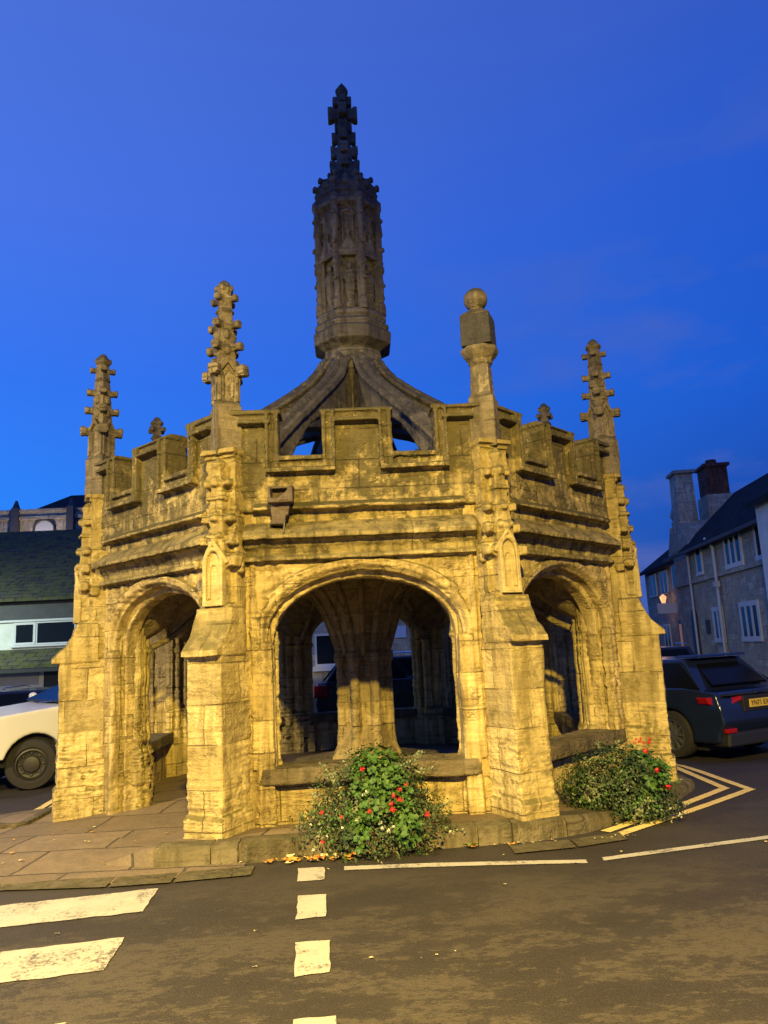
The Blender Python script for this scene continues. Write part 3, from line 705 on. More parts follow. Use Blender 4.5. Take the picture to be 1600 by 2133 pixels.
ogee = [(cr(.40), 7.93), (cr(.405), 8.0), (cr(.375), 8.08), (cr(.31), 8.17), (cr(.22), 8.25), (cr(.155), 8.32), (cr(.12), 8.40)]
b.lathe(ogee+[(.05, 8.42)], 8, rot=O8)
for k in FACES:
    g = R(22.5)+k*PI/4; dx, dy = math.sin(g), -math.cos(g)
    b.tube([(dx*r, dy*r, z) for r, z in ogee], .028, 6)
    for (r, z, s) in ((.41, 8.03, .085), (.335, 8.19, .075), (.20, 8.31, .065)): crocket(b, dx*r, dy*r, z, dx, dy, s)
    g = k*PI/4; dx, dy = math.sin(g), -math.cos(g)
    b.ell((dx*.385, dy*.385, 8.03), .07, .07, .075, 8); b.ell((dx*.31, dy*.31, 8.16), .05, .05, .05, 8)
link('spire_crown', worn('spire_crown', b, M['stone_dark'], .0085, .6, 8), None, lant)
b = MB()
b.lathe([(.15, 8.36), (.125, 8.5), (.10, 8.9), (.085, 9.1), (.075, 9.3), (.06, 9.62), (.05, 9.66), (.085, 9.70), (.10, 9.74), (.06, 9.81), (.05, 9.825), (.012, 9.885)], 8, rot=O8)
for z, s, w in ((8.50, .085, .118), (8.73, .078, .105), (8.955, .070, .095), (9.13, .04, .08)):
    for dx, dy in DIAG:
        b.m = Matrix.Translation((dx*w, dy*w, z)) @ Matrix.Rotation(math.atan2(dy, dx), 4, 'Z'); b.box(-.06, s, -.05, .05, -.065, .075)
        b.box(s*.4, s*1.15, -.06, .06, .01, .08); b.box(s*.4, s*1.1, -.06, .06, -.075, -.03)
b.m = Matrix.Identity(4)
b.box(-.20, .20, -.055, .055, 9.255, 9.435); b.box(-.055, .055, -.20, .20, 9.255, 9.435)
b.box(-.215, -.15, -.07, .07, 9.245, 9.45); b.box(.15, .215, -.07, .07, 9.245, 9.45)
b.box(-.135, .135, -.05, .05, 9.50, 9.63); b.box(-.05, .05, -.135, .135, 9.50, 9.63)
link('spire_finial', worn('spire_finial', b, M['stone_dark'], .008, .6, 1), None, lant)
# central pillar
cp = empty('central_pillar'); cp.parent = cross
b = MB()
b.lathe([(.34, .4), (.30, .7), (.285, 1.2), (.285, 1.9), (.33, 2.1)], 8, rot=O8)
for k in FACES:
    g = R(22.5)+k*PI/4; x, y = .318*math.sin(g), -.318*math.cos(g)
    b.lathe([(.09, .4), (.075, .55), (.062, .75), (.06, 1.45), (.078, 1.49), (.09, 1.54), (.085, 1.60), (.055, 1.63), (.05, 2.2)], 10, (x, y))
link('pillar_shaft', worn('pillar_shaft', b, M['stone_inside'], .012, .6, 5), None, cp)
b = MB(); b.lathe([(.47, .14), (.50, .24), (.47, .33), (.43, .42), (.39, .52), (.36, .62), (.33, .72), (.28, .73)], 8, rot=O8)
link('pillar_base', worn('pillar_base', b, M['stone_inside'], .013, .7, 3), None, cp)
b = MB(); b.lathe([(1.02, .05), (1.02, .27), (.98, .30), (.4, .30)], 8, rot=O8)
link('pillar_step', worn('pillar_step', b, M['slab'], .016, .8, 3), None, cp)
# vault over the inside
vn = 96; rr = [.30, .33, .37, .42, .48, .55, .64, .75, .87, 1.0, 1.3, 1.6, 1.9, 2.15, 2.35, 2.55, 2.72]
def vz(r, th):
    a = abs(((th-PI/8) % (PI/4))-PI/8)/(PI/8)       # 1 on corner lines, 0 at bay centres (angle from front)
    zin = 1.56+1.04*(1-math.exp(-(r-.30)*4.2))
    zo = 2.62-.85*sstep(1.35, 2.75, r)*sstep(.25, 1.0, a)
    return min(zin, zo)
vs = []; fs = []
for r_ in rr:
    for i in range(vn):
        th = 2*PI*i/vn; rm = r_/math.cos(((th+PI/8) % (PI/4))-PI/8) if r_ > 2 else r_
        vs.append((rm*math.sin(th), -rm*math.cos(th), vz(r_, th)))
for j in range(len(rr)-1):
    for i in range(vn): fs.append((j*vn+i, j*vn+(i+1) % vn, (j+1)*vn+(i+1) % vn, (j+1)*vn+i))
me = bpy.data.meshes.new('vault'); me.from_pydata(vs, [], fs); me.materials.append(M['vault_stone']); me.polygons.foreach_set('use_smooth', [True]*len(fs))
vo = link('vault', me, None, cross)
b = MB()
for k in range(16):
    th = k*PI/8+PI/16*0; pts = []
    for j in range(15):
        r_ = .31+(2.62-.31)*j/14; pts.append((r_*math.sin(th), -r_*math.cos(th), vz(r_, th)-.015))
    b.tube(pts, .036, 8)
ring = [(1.45*math.sin(2*PI*i/48), -1.45*math.cos(2*PI*i/48), 2.58) for i in range(48)]; b.tube(ring, .04, 8, True)
link('vault_rib', b.mesh('vault_rib', M['vault_stone'], 60), None, vo)
b = MB(); b.lathe([(2.98, 2.72), (3.02, 2.92), (2.0, 3.02), (.3, 3.08)], 8, rot=O8); b.build('roof_slab', M['stone_dark'], cross)
# floor inside is the pavement; stone water spout on the front
sp = empty('water_spout'); sp.parent = cross
b = MB()
b.prism([(-.82, 3.125), (-.795, 3.125), (-.80, 3.02), (-.82, 3.0)], 'y', -3.20, -2.98)                      # left cheek
b.prism([(-.595, 3.135), (-.625, 3.13), (-.69, 3.035), (-.72, 3.02), (-.72, 2.99), (-.60, 2.995)], 'y', -3.21, -2.98)  # flared right cheek
b.box(-.82, -.60, -3.20, -2.98, 2.975, 3.012); b.box(-.82, -.60, -3.02, -2.97, 2.98, 3.135); b.box(-.825, -.595, -3.10, -2.97, 3.118, 3.142)
b.prism([(-.81, 2.985), (-.625, 2.985), (-.65, 2.87), (-.675, 2.86), (-.68, 2.80), (-.70, 2.78), (-.80, 2.79), (-.82, 2.77), (-.795, 2.84)], 'y', -3.13, -2.97)
link('spout_box', worn('spout_box', b, M['lead'], .008, .5, 2), None, sp)
b = MB(); b.tube([(-.685, -3.13, 2.80), (-.69, -3.15, 2.70)], .009, 6); b.build('iron_pin', M['lamp_metal'], sp)
print('cross done')
#MORE
# ------------------------------------------------------------------ flower tubs spilling over the kerb
def leaf_mat(name, a, b_, rough=.55):
    t = NT(name); o = t.coord('Object')
    c = t.mix(t.ramp(t.noise(o, 11, 3), [(.35, 0.0), (.65, 1.0)]), a, b_)
    return t.done(c, rough, None, Specular_IOR_Level=.4)
M['leaf_dark'] = leaf_mat('leaf_dark', (.018, .038, .010), (.035, .060, .014))
M['leaf_mid'] = leaf_mat('leaf_mid', (.030, .078, .010), (.055, .120, .016))
M['leaf_pale'] = leaf_mat('leaf_pale', (.085, .105, .045), (.20, .215, .12))
M['stem'] = simple('stem', (.07, .075, .03), .7)
M['petal_red'] = simple('petal_red', (.60, .018, .022), .5, var=.3, vs=30)
M['petal_dark'] = simple('petal_dark', (.055, .006, .012), .6, var=.3, vs=30)
M['petal_white'] = simple('petal_white', (.72, .68, .55), .5)
def leaf(b, p, n, L, w, rnd):
    u = n.cross(Vector((rnd.uniform(-1, 1), rnd.uniform(-1, 1), rnd.uniform(-1, 1)))).normalized(); v = n.cross(u)
    c = p+n*L*.12
    b.add([p-u*L*.5, c-u*L*.08-v*w*.5, c+u*L*.55-n*L*.15, c-u*L*.08+v*w*.5, c], [(0, 1, 4), (1, 2, 4), (2, 3, 4), (3, 0, 4)])
def lobed_leaf(b, p, n, r, rnd):
    u = n.cross(Vector((rnd.uniform(-1, 1), rnd.uniform(-1, 1), rnd.uniform(-1, 1)))).normalized(); v = n.cross(u); k = 10
    ring = [p+(u*math.cos(2*PI*i/k)+v*math.sin(2*PI*i/k))*r*(1.0 if i % 2 else .72)+n*r*.22*(1 if i % 2 else .6) for i in range(k)]
    b.add([p]+ring, [(0, 1+i, 1+(i+1) % k) for i in range(k)])
def bush(name, label, loc, lobes, seed, nl, reds, darks, whites, sprays, geran):
    rnd = random.Random(seed); root = empty(name, loc); tag(root, label, 'flowers', 'flower tubs at the foot of the cross')
    fb = MB(); fb_st = MB()
    def pick():
        l = rnd.choices(lobes, [q[3]*q[4]*q[5] for q in lobes])[0]
        while True:
            d = Vector((rnd.gauss(0, 1), rnd.gauss(0, 1), rnd.gauss(0, 1))).normalized()
            k = rnd.uniform(.45, 1.0)**.5*(1+.36*noise.noise(Vector((d.x*2.6, d.y*2.6, d.z*2.6+seed+l[0]*3))))*(1.0 if rnd.random() > .06 else rnd.uniform(1.05, 1.3))
            p = Vector((l[0]+d.x*l[3]*k, l[1]+d.y*l[4]*k, l[2]+d.z*l[5]*k))
            if p.z > -.12: return p, d, l
    for i in range(nl):
        p, d, l = pick(); n = (d+Vector((rnd.uniform(-.7, .7), rnd.uniform(-.7, .7), rnd.uniform(-.2, .9)))).normalized()
        g = noise.noise(p*4.5+Vector((seed, 0, 0)))
        isg = any((p.x-q[0])**2+(p.z-q[1])**2 < q[2]**2 for q in geran)
        if isg:
            fb.cur = 1 if g > -.25 else 0
            if rnd.random() < .55: lobed_leaf(fb, p, n, rnd.uniform(.012, .034), rnd)
            else: leaf(fb, p, n, rnd.uniform(.02, .045), rnd.uniform(.014, .026), rnd)
        else:
            fb.cur = 0 if g < .20 else (1 if g < .42 else 2)
            if rnd.random() < .07: fb.cur = 2
            leaf(fb, p, n, rnd.uniform(.022, .045), rnd.uniform(.012, .022), rnd)
    # thin sprays sticking out
    for (x, z, dx, dz, L) in sprays:
        p = Vector((x, lobes[0][1]-.10+rnd.uniform(-.1, .05), z)); d = Vector((dx, rnd.uniform(-.35, -.05), dz)).normalized(); pts = [p]
        for i in range(6): d = (d+Vector((rnd.uniform(-.16, .16), rnd.uniform(-.16, .16), rnd.uniform(-.2, .1)))).normalized(); pts.append(pts[-1]+d*L*.7/6)
        fb_st.tube(pts, [.004]*5+[.002]*2, 5)
        fb.cur = 2
        for i in range(int(L*70)):
            k = rnd.uniform(.15, 1)*5.99; q = pts[int(k)].lerp(pts[int(k)+1], k-int(k))
            leaf(fb, q+Vector((rnd.uniform(-.02, .02), rnd.uniform(-.02, .02), rnd.uniform(-.02, .02))), Vector((rnd.uniform(-1, 1), -1, rnd.uniform(-.3, 1))).normalized(), rnd.uniform(.018, .034), rnd.uniform(.012, .02), rnd)
    fb.build('foliage', [M['leaf_dark'], M['leaf_mid'], M['leaf_pale']], root)
    # hidden stems
    for i in range(26):
        l = rnd.choice(lobes); a = rnd.uniform(0, 2*PI)
        fb_st.tube([(l[0]*.6, l[1]*.6+.03, -.05), (l[0]+.5*l[3]*math.cos(a), l[1]+.4*l[4]*math.sin(a), l[2]*.9), (l[0]+.9*l[3]*math.cos(a), l[1]+.9*l[4]*math.sin(a), l[2]+l[5]*.4)], .005, 5)
    fb_st.build('stem', M['stem'], root)
    def surf(x, z):
        best = 0
        for l in lobes:
            q = 1-((x-l[0])/l[3])**2-((z-l[2])/l[5])**2
            if q > 0: best = min(best, l[1]-l[4]*math.sqrt(q))
        return best-.012
    def head(kind, x, z, r, mat, ny=None):
        y = ny if ny is not None else surf(x, z); fl = MB()
        for i in range(int(26 if kind == 'flower' else 14)):
            d = Vector((rnd.gauss(0, 1), rnd.gauss(0, 1), rnd.gauss(0, .8))).normalized(); p = d*r*rnd.uniform(.4, 1.15)*(1, 1, .75)[i % 3]
            if kind == 'white_flower': p = d*r*rnd.uniform(.3, 1.0)
            leaf(fl, p, d, r*rnd.uniform(.5, .8), r*rnd.uniform(.4, .6), rnd)
        if kind == 'flower': fl.ell((0, 0, 0), r*.35, n=8)
        fl.build(kind, mat, root, loc=(x, y, z))
    for x, z, r in reds: head('flower', x, z, r, M['petal_red'])
    for x, z, r in darks: head('faded_flower', x, z, r, M['petal_dark'])
    for x, z, r in whites: head('white_flower', x, z, r, M['petal_white'])
    return root
# pixel notes (x, z) in metres on the front of each mound
bush('flower_tub', 'big flowering mound with scattered red blooms in front of the middle arch', (0.0, -3.30, .12),
     [(0.02, -.02, .30, .50, .40, .40), (-.26, -.12, .14, .38, .34, .28), (.30, -.10, .14, .36, .34, .28), (.03, -.26, .04, .44, .28, .24), (.10, 0, .44, .34, .28, .30)], 3, 9500,
     [(-.40, .30, .020), (-.25, .27, .018), (-.035, .30, .022), (.145, .30, .027), (.135, .345, .024), (.205, .365, .026), (.21, .44, .020), (.26, .465, .016), (-.085, .59, .019), (-.065, .595, .014), (.41, .25, .022), (-.40, .10, .020), (-.43, -.03, .014), (.16, .40, .022)],
     [(-.10, .53, .022), (-.06, .55, .018), (-.44, .40, .018), (-.27, .34, .018), (.05, .32, .020), (.15, .39, .022), (.36, .38, .018), (.10, .26, .020), (-.03, .37, .02), (-.02, .16, .025), (-.06, .10, .022), (-.38, .32, .016)],
     [(-.47, .03, .022), (-.41, 0, .020), (-.49, .22, .014), (.06, .19, .022), (.10, .17, .024), (.14, .19, .02), (.05, .22, .016), (-.05, .44, .016), (-.08, .42, .016), (-.25, .20, .016), (.62, .06, .014), (.59, .09, .014), (.64, .04, .016), (-.36, .14, .012), (-.14, .24, .012), (.04, -.05, .014), (-.42, -.07, .012)],
     [(-.30, .45, -.55, .75, .34), (-.34, .36, -.9, .35, .26), (-.45, .15, -1, .15, .26), (-.48, .08, -1, -.15, .20), (-.30, .42, -.2, .9, .22), (.22, .50, .55, .95, .44), (.26, .48, .35, .9, .36), (.32, .50, .6, .5, .30), (.46, .20, .9, .4, .30), (.50, .10, 1, .1, .30), (.45, .05, 1, -.2, .26), (-.52, .0, -.8, -.3, .18), (-.5, -.1, -1, -.2, .12)],
     [(.05, .50, .22), (.16, .36, .15), (-.13, .13, .10), (.26, .14, .11), (-.02, .32, .10)])
bush('flower_tub', 'dark green flowering mound with one cluster of red geraniums beside the right buttress', (2.24, -2.68, .10),
     [(0, 0, .26, .46, .36, .34), (-.22, -.04, .20, .34, .32, .28), (.20, -.05, .24, .29, .29, .30), (.22, -.18, .06, .30, .22, .16), (.02, -.16, .10, .46, .26, .22)], 8, 9000,
     [(.24, .52, .030), (.20, .575, .020), (.25, .59, .020), (.29, .57, .018), (.34, .575, .022), (.22, .605, .016), (.27, .61, .016), (.35, .605, .018), (.27, .38, .024), (.35, .235, .030)],
     [(-.06, .53, .016), (.02, .55, .015), (-.02, .30, .02), (.12, .18, .02)],
     [(.45, -.02, .026), (.36, -.06, .014), (.40, -.07, .012), (.55, -.03, .012), (.60, -.05, .014), (-.36, .16, .012), (-.30, .34, .010), (.32, .07, .014)],
     [(-.28, .42, -.5, .8, .16), (-.12, .52, -.2, .9, .16), (.0, .54, .1, .9, .14), (.38, .06, 1, .1, .26), (.36, .02, 1, -.1, .30), (-.42, .25, -1, .2, .12), (.44, .22, 1, .3, .16)],
     [(.30, .36, .17), (.22, .42, .09)])
# ------------------------------------------------------------------ fallen leaves
M['dead_leaf'] = simple('dead_leaf', (.42, .20, .035), .7, var=.35, vs=6)
M['pale_leaf'] = simple('pale_leaf', (.52, .42, .22), .7, var=.3, vs=6)
M['green_leaf'] = simple('green_leaf', (.17, .21, .03), .6)
rnd = random.Random(5); b = MB()
def ground_leaf(x, y, z, s, mi):
    b.cur = mi; a = rnd.uniform(0, 2*PI); k = 9; c = Vector((x, y, z))
    ring = [c+Vector((math.cos(a+2*PI*i/k)*s*(1 if i % 2 else .55), math.sin(a+2*PI*i/k)*s*.75*(1 if i % 2 else .6), .004+rnd.uniform(0, s*.45))) for i in range(k)]
    b.add([c+Vector((0, 0, .006))]+ring, [(0, 1+i, 1+(i+1) % k) for i in range(k)])
for i in range(34): x = rnd.gauss(-.47, .16); y = rnd.uniform(-3.72, -3.58); ground_leaf(x, y, gz(x, y)+.004+rnd.random()*.02, rnd.uniform(.03, .062), 0 if rnd.random() < .8 else 1)
for i in range(10): x = rnd.uniform(-.7, 1.2); y = rnd.uniform(-3.68, -3.55)+.05*max(0, x); ground_leaf(x, y, gz(x, y)+.006, rnd.uniform(.02, .045), rnd.choice((0, 1)))
ground_leaf(.75, -3.56, gz(.75, -3.56)+.01, .075, 2); ground_leaf(1.33, -3.40, .05, .035, 1)
for i in range(26): x = rnd.uniform(-3, 4); y = rnd.uniform(-5.6, -3.62); ground_leaf(x, y, gz(x, y)+.005, rnd.uniform(.006, .018), 1)
for i in range(30): x = rnd.uniform(-1.2, 2.2); y = -3.62+.1*max(0, x)+rnd.uniform(-.07, .02); ground_leaf(x, y, gz(x, y)+.012, rnd.uniform(.008, .02), 1)
for i in range(18): x = rnd.uniform(-3.4, -1.6); y = rnd.uniform(-3.4, -2.0); ground_leaf(x, y, max(pzl(x, y), lvl(x, y))+.008, rnd.uniform(.012, .028), rnd.choice((0, 1)))
tag(b.build('fallen_leaves', [M['dead_leaf'], M['pale_leaf'], M['green_leaf']]), 'yellow brown fallen leaves lying along the gutter below the kerb', 'leaves', kind='stuff')

# ------------------------------------------------------------------ vehicles
def carpaint(name, col, rough=.28, flake=0.0): return simple(name, col, rough, flake, Coat_Weight=.3, Coat_Roughness=.12)
M['white_car'] = carpaint('white_car', (.66, .64, .60), .35)
M['blue_car'] = carpaint('blue_car', (.012, .019, .048), .2, .25)
M['black_car'] = carpaint('black_car', (.012, .013, .018), .2, .2)
M['tyre'] = simple('tyre', (.022, .020, .018), .85, var=.2, vs=20, bump=.3)
M['rim_dark'] = simple('rim_dark', (.045, .042, .038), .5, .5)
M['alloy'] = simple('alloy', (.55, .55, .53), .28, .9)
M['car_glass'] = simple('car_glass', (.005, .006, .008), .16, 0, IOR=1.18)
M['trim'] = simple('trim', (.014, .014, .014), .6)
M['red_lens'] = simple('red_lens', (.30, .008, .008), .15)
M['clear_lens'] = simple('clear_lens', (.6, .6, .58), .12, .2)
M['plate_yellow'] = simple('plate_yellow', (.68, .47, .06), .45)
M['chrome'] = simple('chrome', (.7, .7, .7), .12, 1.0)
M['ink'] = simple('ink', (.02, .018, .015), .6)
def arcpts(cx, r, z0, n=12, lo=0.0):
    a0 = math.asin((z0-lo)/r) if abs(z0-lo) < r else 0
    return [(cx-r*math.cos(a), lo+r*math.sin(a)) for a in [a0+(PI-2*a0)*i/n for i in range(n+1)]]
def make_car(name, label, cat, P):
    """x forward, y to the left, z up"""
    root = empty(name); tag(root, label, cat); hw, wr = P['hw'], P['wr']; xs_ = P['axles']; z0 = P['sill']
    bot = []
    for ax in sorted(xs_): bot += arcpts(ax, wr*P.get('arch', 1.17), z0, 14, wr)
    poly = [(P['top'][0][0], z0)]+bot+[(P['top'][-1][0], z0)]+list(reversed(P['top']))
    b = MB(); b.prism(poly, 'y', -hw, hw)
    # pull the flanks in above the belt and at the ends so that the body is not a slab
    for i, v in enumerate(b.v):
        k = 1-.05*sstep(P['belt']-.25, P['belt']+.1, v.z)
        ends = max(0, abs(v.x-P['cx'])-P['half']+.55)/.55
        v.y *= k*(1-.10*ends*ends)
    (xa, xb), (xc, xd) = P['cab_low'], P['cab_top']; zb, zt = P['belt'], P['roof']; wl_, wt = hw*.93, hw*P.get('tumble', .74)
    b.add([(xa, -wl_, zb-.1), (xb, -wl_, zb-.1), (xb, wl_, zb-.1), (xa, wl_, zb-.1), (xc, -wt, zt+.04), (xd, -wt, zt+.04), (xd, wt, zt+.04), (xc, wt, zt+.04)],
          [(3, 2, 1, 0), (4, 5, 6, 7), (0, 1, 5, 4), (1, 2, 6, 5), (2, 3, 7, 6), (3, 0, 4, 7)])
    raw = b.mesh('raw'); bm = bmesh.new(); bm.from_mesh(raw); bmesh.ops.recalc_face_normals(bm, faces=bm.faces); bmesh.ops.triangulate(bm, faces=bm.faces); bm.to_mesh(raw); bm.free()
    def shell(o):
        q = o.modifiers.new('r', 'REMESH'); q.mode = 'VOXEL'; q.voxel_size = .022; q.use_smooth_shade = True
        q = o.modifiers.new('s', 'SMOOTH'); q.factor = .5; q.iterations = P.get('soft', 7)
    bme = evaluated(raw, shell); bme.name = 'body'; bme.materials.clear(); bme.materials.append(P['paint']); bme.polygons.foreach_set('use_smooth', [True]*len(bme.polygons)); link('body', bme, None, root)
    b = MB(); b.box(-P['half']*.8+P['cx'], P['half']*.8+P['cx'], -hw*.8, hw*.8, z0-.12, P['belt']*.7); b.build('underbody', M['trim'], root)
    # cabin
    def corner(fx, top, s): return Vector(((xd if fx else xc) if top else (xb if fx else xa), s*(wt if top else wl_), zt if top else zb))
    def pane(nm, c4, th=.03, sc=.88, mat=None, off=.012):
        c4 = [Vector(q) for q in c4]; n = (c4[1]-c4[0]).cross(c4[3]-c4[0]).normalized(); g = MB(); ctr = sum(c4, Vector())/4
        o = [ctr+(q-ctr)*sc+n*off for q in c4]; g.add([q-n*th for q in o]+o, [(3, 2, 1, 0), (4, 5, 6, 7), (0, 1, 5, 4), (1, 2, 6, 5), (2, 3, 7, 6), (3, 0, 4, 7)]); g.build(nm, mat or M['car_glass'], root)
    pane('windscreen', [corner(1, 0, 1), corner(1, 0, -1), corner(1, 1, -1), corner(1, 1, 1)])
    rq = [corner(0, 0, -1), corner(0, 0, 1), corner(0, 1, 1), corner(0, 1, -1)]
    pane('rear_window', rq, .03, P.get('rw', .86))
    for s in (1, -1):
        mid = P.get('pillar', .5)
        lo = corner(0, 0, s).lerp(corner(1, 0, s), mid); hi = corner(0, 1, s).lerp(corner(1, 1, s), mid)
        a4 = [corner(0, 0, s), lo, hi, corner(0, 1, s)]; c4 = [lo, corner(1, 0, s), corner(1, 1, s), hi]
        for q in (a4, c4): pane('side_window', q if s < 0 else [q[1], q[0], q[3], q[2]])
    for ax in xs_:
        for s in (1, -1):
            wh = empty('wheel', (ax, s*(hw-.11), wr), P.get('steer', 0.0) if ax > 0 else 0.0); wh.parent = root
            b = MB(); b.m = Matrix.Rotation(-s*PI/2, 4, 'X')
            b.lathe([(wr*.62, -.11), (wr*.92, -.11), (wr, -.07), (wr, .07), (wr*.94, .105), (wr*.70, .115), (wr*.64, .10), (wr*.62, .05)], 36); b.build('tyre', M['tyre'], wh, smooth=40)
            b = MB(); b.m = Matrix.Rotation(-s*PI/2, 4, 'X')
            if P['spokes']:
                b.lathe([(wr*.66, .02), (wr*.66, .10), (wr*.61, .105), (wr*.60, .03)], 36); b.lathe([(.055, .02), (.05, .085), (.02, .09)], 16)
                for k in range(P['spokes']):
                    q = b.m; b.m = b.m @ Matrix.Rotation(2*PI*k/P['spokes'], 4, 'Z'); b.box(.03, wr*.62, -.017, .017, .05, .09, 0, .004); b.m = q
            else:
                b.lathe([(wr*.64, .03), (wr*.63, .09), (wr*.56, .10), (wr*.52, .055), (wr*.36, .045), (wr*.30, .075), (wr*.14, .085), (.01, .085)], 32)
                for k in range(8):
                    g = 2*PI*k/8; b.ell((wr*.44*math.cos(g), wr*.44*math.sin(g), .052), .028, .02, .012, 8)
            b.build('rim', P['rim'], wh, smooth=40)
            if P['spokes']:
                b = MB(); b.m = Matrix.Rotation(-s*PI/2, 4, 'X'); b.lathe([(wr*.6, -.02), (wr*.6, .02), (.01, .02)], 24); b.build('brake_disc', M['trim'], wh)
    for s in (1, -1):
        b = MB(); b.ell((P['cab_low'][1]-.28, s*(hw+.09), P['belt']+.07), .07, .11, .075, 10); b.build('wing_mirror', P['paint'], root, smooth=60)
    return root
pk = make_car('pickup_truck', 'white pickup truck with dark steel wheels parked behind the left buttress', 'pickup truck', dict(
    hw=.93, wr=.35, sill=.46, axles=(1.58, -1.55), belt=1.15, roof=1.66, cx=-.05, half=2.65, paint=M['white_car'], rim=M['rim_dark'], spokes=0, arch=1.22, bev=.05, steer=-.42,
    top=[(-2.65, .55), (-2.68, 1.12), (-1.0, 1.15), (.85, 1.17), (1.30, 1.125), (2.0, 1.06), (2.42, .985), (2.55, .86), (2.58, .55)], cab_low=(-.95, 1.22), cab_top=(-.75, -.05), tumble=.78, pillar=.46, post=.035))
h = Vector((-.743, -.669)); l = Vector((.669, -.743)); p = Vector((-4.80, 1.62))-h*1.58-l*.84
pk.location = (p.x, p.y, -.10); pk.rotation_euler = (0, 0, math.atan2(h.y, h.x))
for s in (1, -1):
    b = MB(); b.box(2.20, 2.57, s*.82-.10, s*.82+.10, .80, .98, .0, .04); b.build('headlight', M['clear_lens'], pk, bevel=.03)
    b = MB(); b.box(1.02, 1.12, s*.95-.012, s*.95+.012, .92, .965); b.build('side_badge', M['chrome'], pk)
b = MB(); b.box(2.3, 2.68, -.86, .86, .42, .66); b.build('bumper', M['trim'], pk, bevel=.05)
b = MB(); b.box(2.5, 2.62, -.55, .55, .68, .95); b.build('grille', M['trim'], pk, bevel=.03)
b = MB(); b.tube([(1.25, 0, 1.16), (1.1, .5, 1.20)], .008, 6); b.box(-.9, .45, -.68, -.12, .95, 1.38); b.build('seat', simple('blue_cloth', (.03, .07, .28), .8), pk, bevel=.08)
bc = make_car('blue_hatchback', 'dark blue hatchback with yellow number plate parked right of the cross', 'car', dict(
    hw=.89, wr=.335, sill=.25, axles=(1.34, -1.32), belt=.97, roof=1.36, cx=0, half=2.2, paint=M['blue_car'], rim=M['alloy'], spokes=10, bev=.09, arch=1.10, rw=.72, soft=13,
    top=[(-2.10, .36), (-2.19, .52), (-2.16, .72), (-2.08, .94), (-1.55, 1.0), (.7, .985), (1.15, .93), (1.8, .80), (2.12, .64), (2.18, .40)], cab_low=(-1.95, 1.15), cab_top=(-1.45, .30), tumble=.72, pillar=.58, post=.08))
h = Vector((-.43, .903)); l = Vector((-.903, -.43)); p = Vector((4.52, 1.42))+h*1.32-l*.82
bc.location = (p.x, p.y, -.135); bc.rotation_euler = (0, 0, math.atan2(h.y, h.x))
for s in (1, -1):
    b = MB(); b.prism([(s*.905, .88), (s*.87, .79), (s*.70, .73), (s*.56, .775), (s*.30, .83), (s*.30, .88)], 'x', -2.165, -1.98)
    for v in b.v: v.x += max(0, abs(v.y)-.45)*.34
    b.build('tail_light', M['red_lens'], bc, bevel=.012)
    b = MB(); b.box(-2.20, -2.13, s*.68-.10, s*.68+.10, .40, .46); b.build('reflector', M['red_lens'], bc, bevel=.01)
for s in (1, -1):
    b = MB(); b.box(-.06, -.052, s*.872-.01, s*.872+.01, .42, .97); b.build('door_seam', M['trim'], bc)
    b = MB(); b.box(-.45, -.25, s*.88-.014, s*.88+.014, .80, .83); b.build('door_handle', M['blue_car'], bc, bevel=.008)
    b = MB(); b.box(-1.0, 1.0, s*.90-.02, s*.90+.02, .24, .33); b.build('side_skirt', M['trim'], bc, bevel=.01)
b = MB(); b.box(-2.17, -2.10, -.70, .70, .895, .915); b.build('boot_seam', M['trim'], bc)
b = MB(); b.box(-2.22, -1.95, -.80, .80, .22, .40, .02, .05); b.build('rear_diffuser', M['trim'], bc, bevel=.03)
b = MB(); b.box(-2.185, -2.10, -.36, .36, .66, .88); b.build('plate_recess', M['trim'], bc, bevel=.01)
pl = MB(); pl.box(-2.205, -2.187, -.26, .26, .715, .825); pl = pl.build('number_plate', M['plate_yellow'], bc, bevel=.004)
fc = bpy.data.curves.new('plate_text', 'FONT'); fc.body = 'YN71 EXW'; fc.size = .098; fc.align_x = 'CENTER'; fc.align_y = 'CENTER'; fc.extrude = .002; fc.materials.append(M['ink'])
tc_ = bpy.data.objects.new('tmp_text', fc); COL.objects.link(tc_); bpy.context.view_layer.update()
tm = bpy.data.meshes.new_from_object(tc_.evaluated_get(bpy.context.evaluated_depsgraph_get())); bpy.data.objects.remove(tc_)
to = link('plate_lettering', tm, M['ink'], pl)
to.location = (-2.2085, 0, .77); to.rotation_euler = (PI/2, 0, -PI/2)
b = MB(); b.box(-2.19, -2.12, -.08, .08, .905, .925); b.build('boot_badge', M['chrome'], bc)
b = MB(); b.box(-1.60, -1.25, -.60, .60, 1.42, 1.45, .02, .03); b.build('roof_spoiler', M['blue_car'], bc, bevel=.01)
suv = make_car('dark_estate_car', 'black estate car with roof rails glimpsed through the middle arch', 'car', dict(
    hw=.91, wr=.34, sill=.28, axles=(1.34, -1.32), belt=1.02, roof=1.42, cx=0, half=2.25, paint=M['black_car'], rim=M['alloy'], spokes=10, bev=.08, arch=1.12,
    top=[(-2.2, .38), (-2.25, .6), (-2.20, 1.0), (-1.6, 1.03), (.8, 1.02), (1.2, .97), (1.9, .86), (2.2, .68), (2.25, .42)], cab_low=(-2.1, 1.2), cab_top=(-1.75, .30), tumble=.76, pillar=.55, post=.05))
suv.location = (1.30, 6.55, 0)
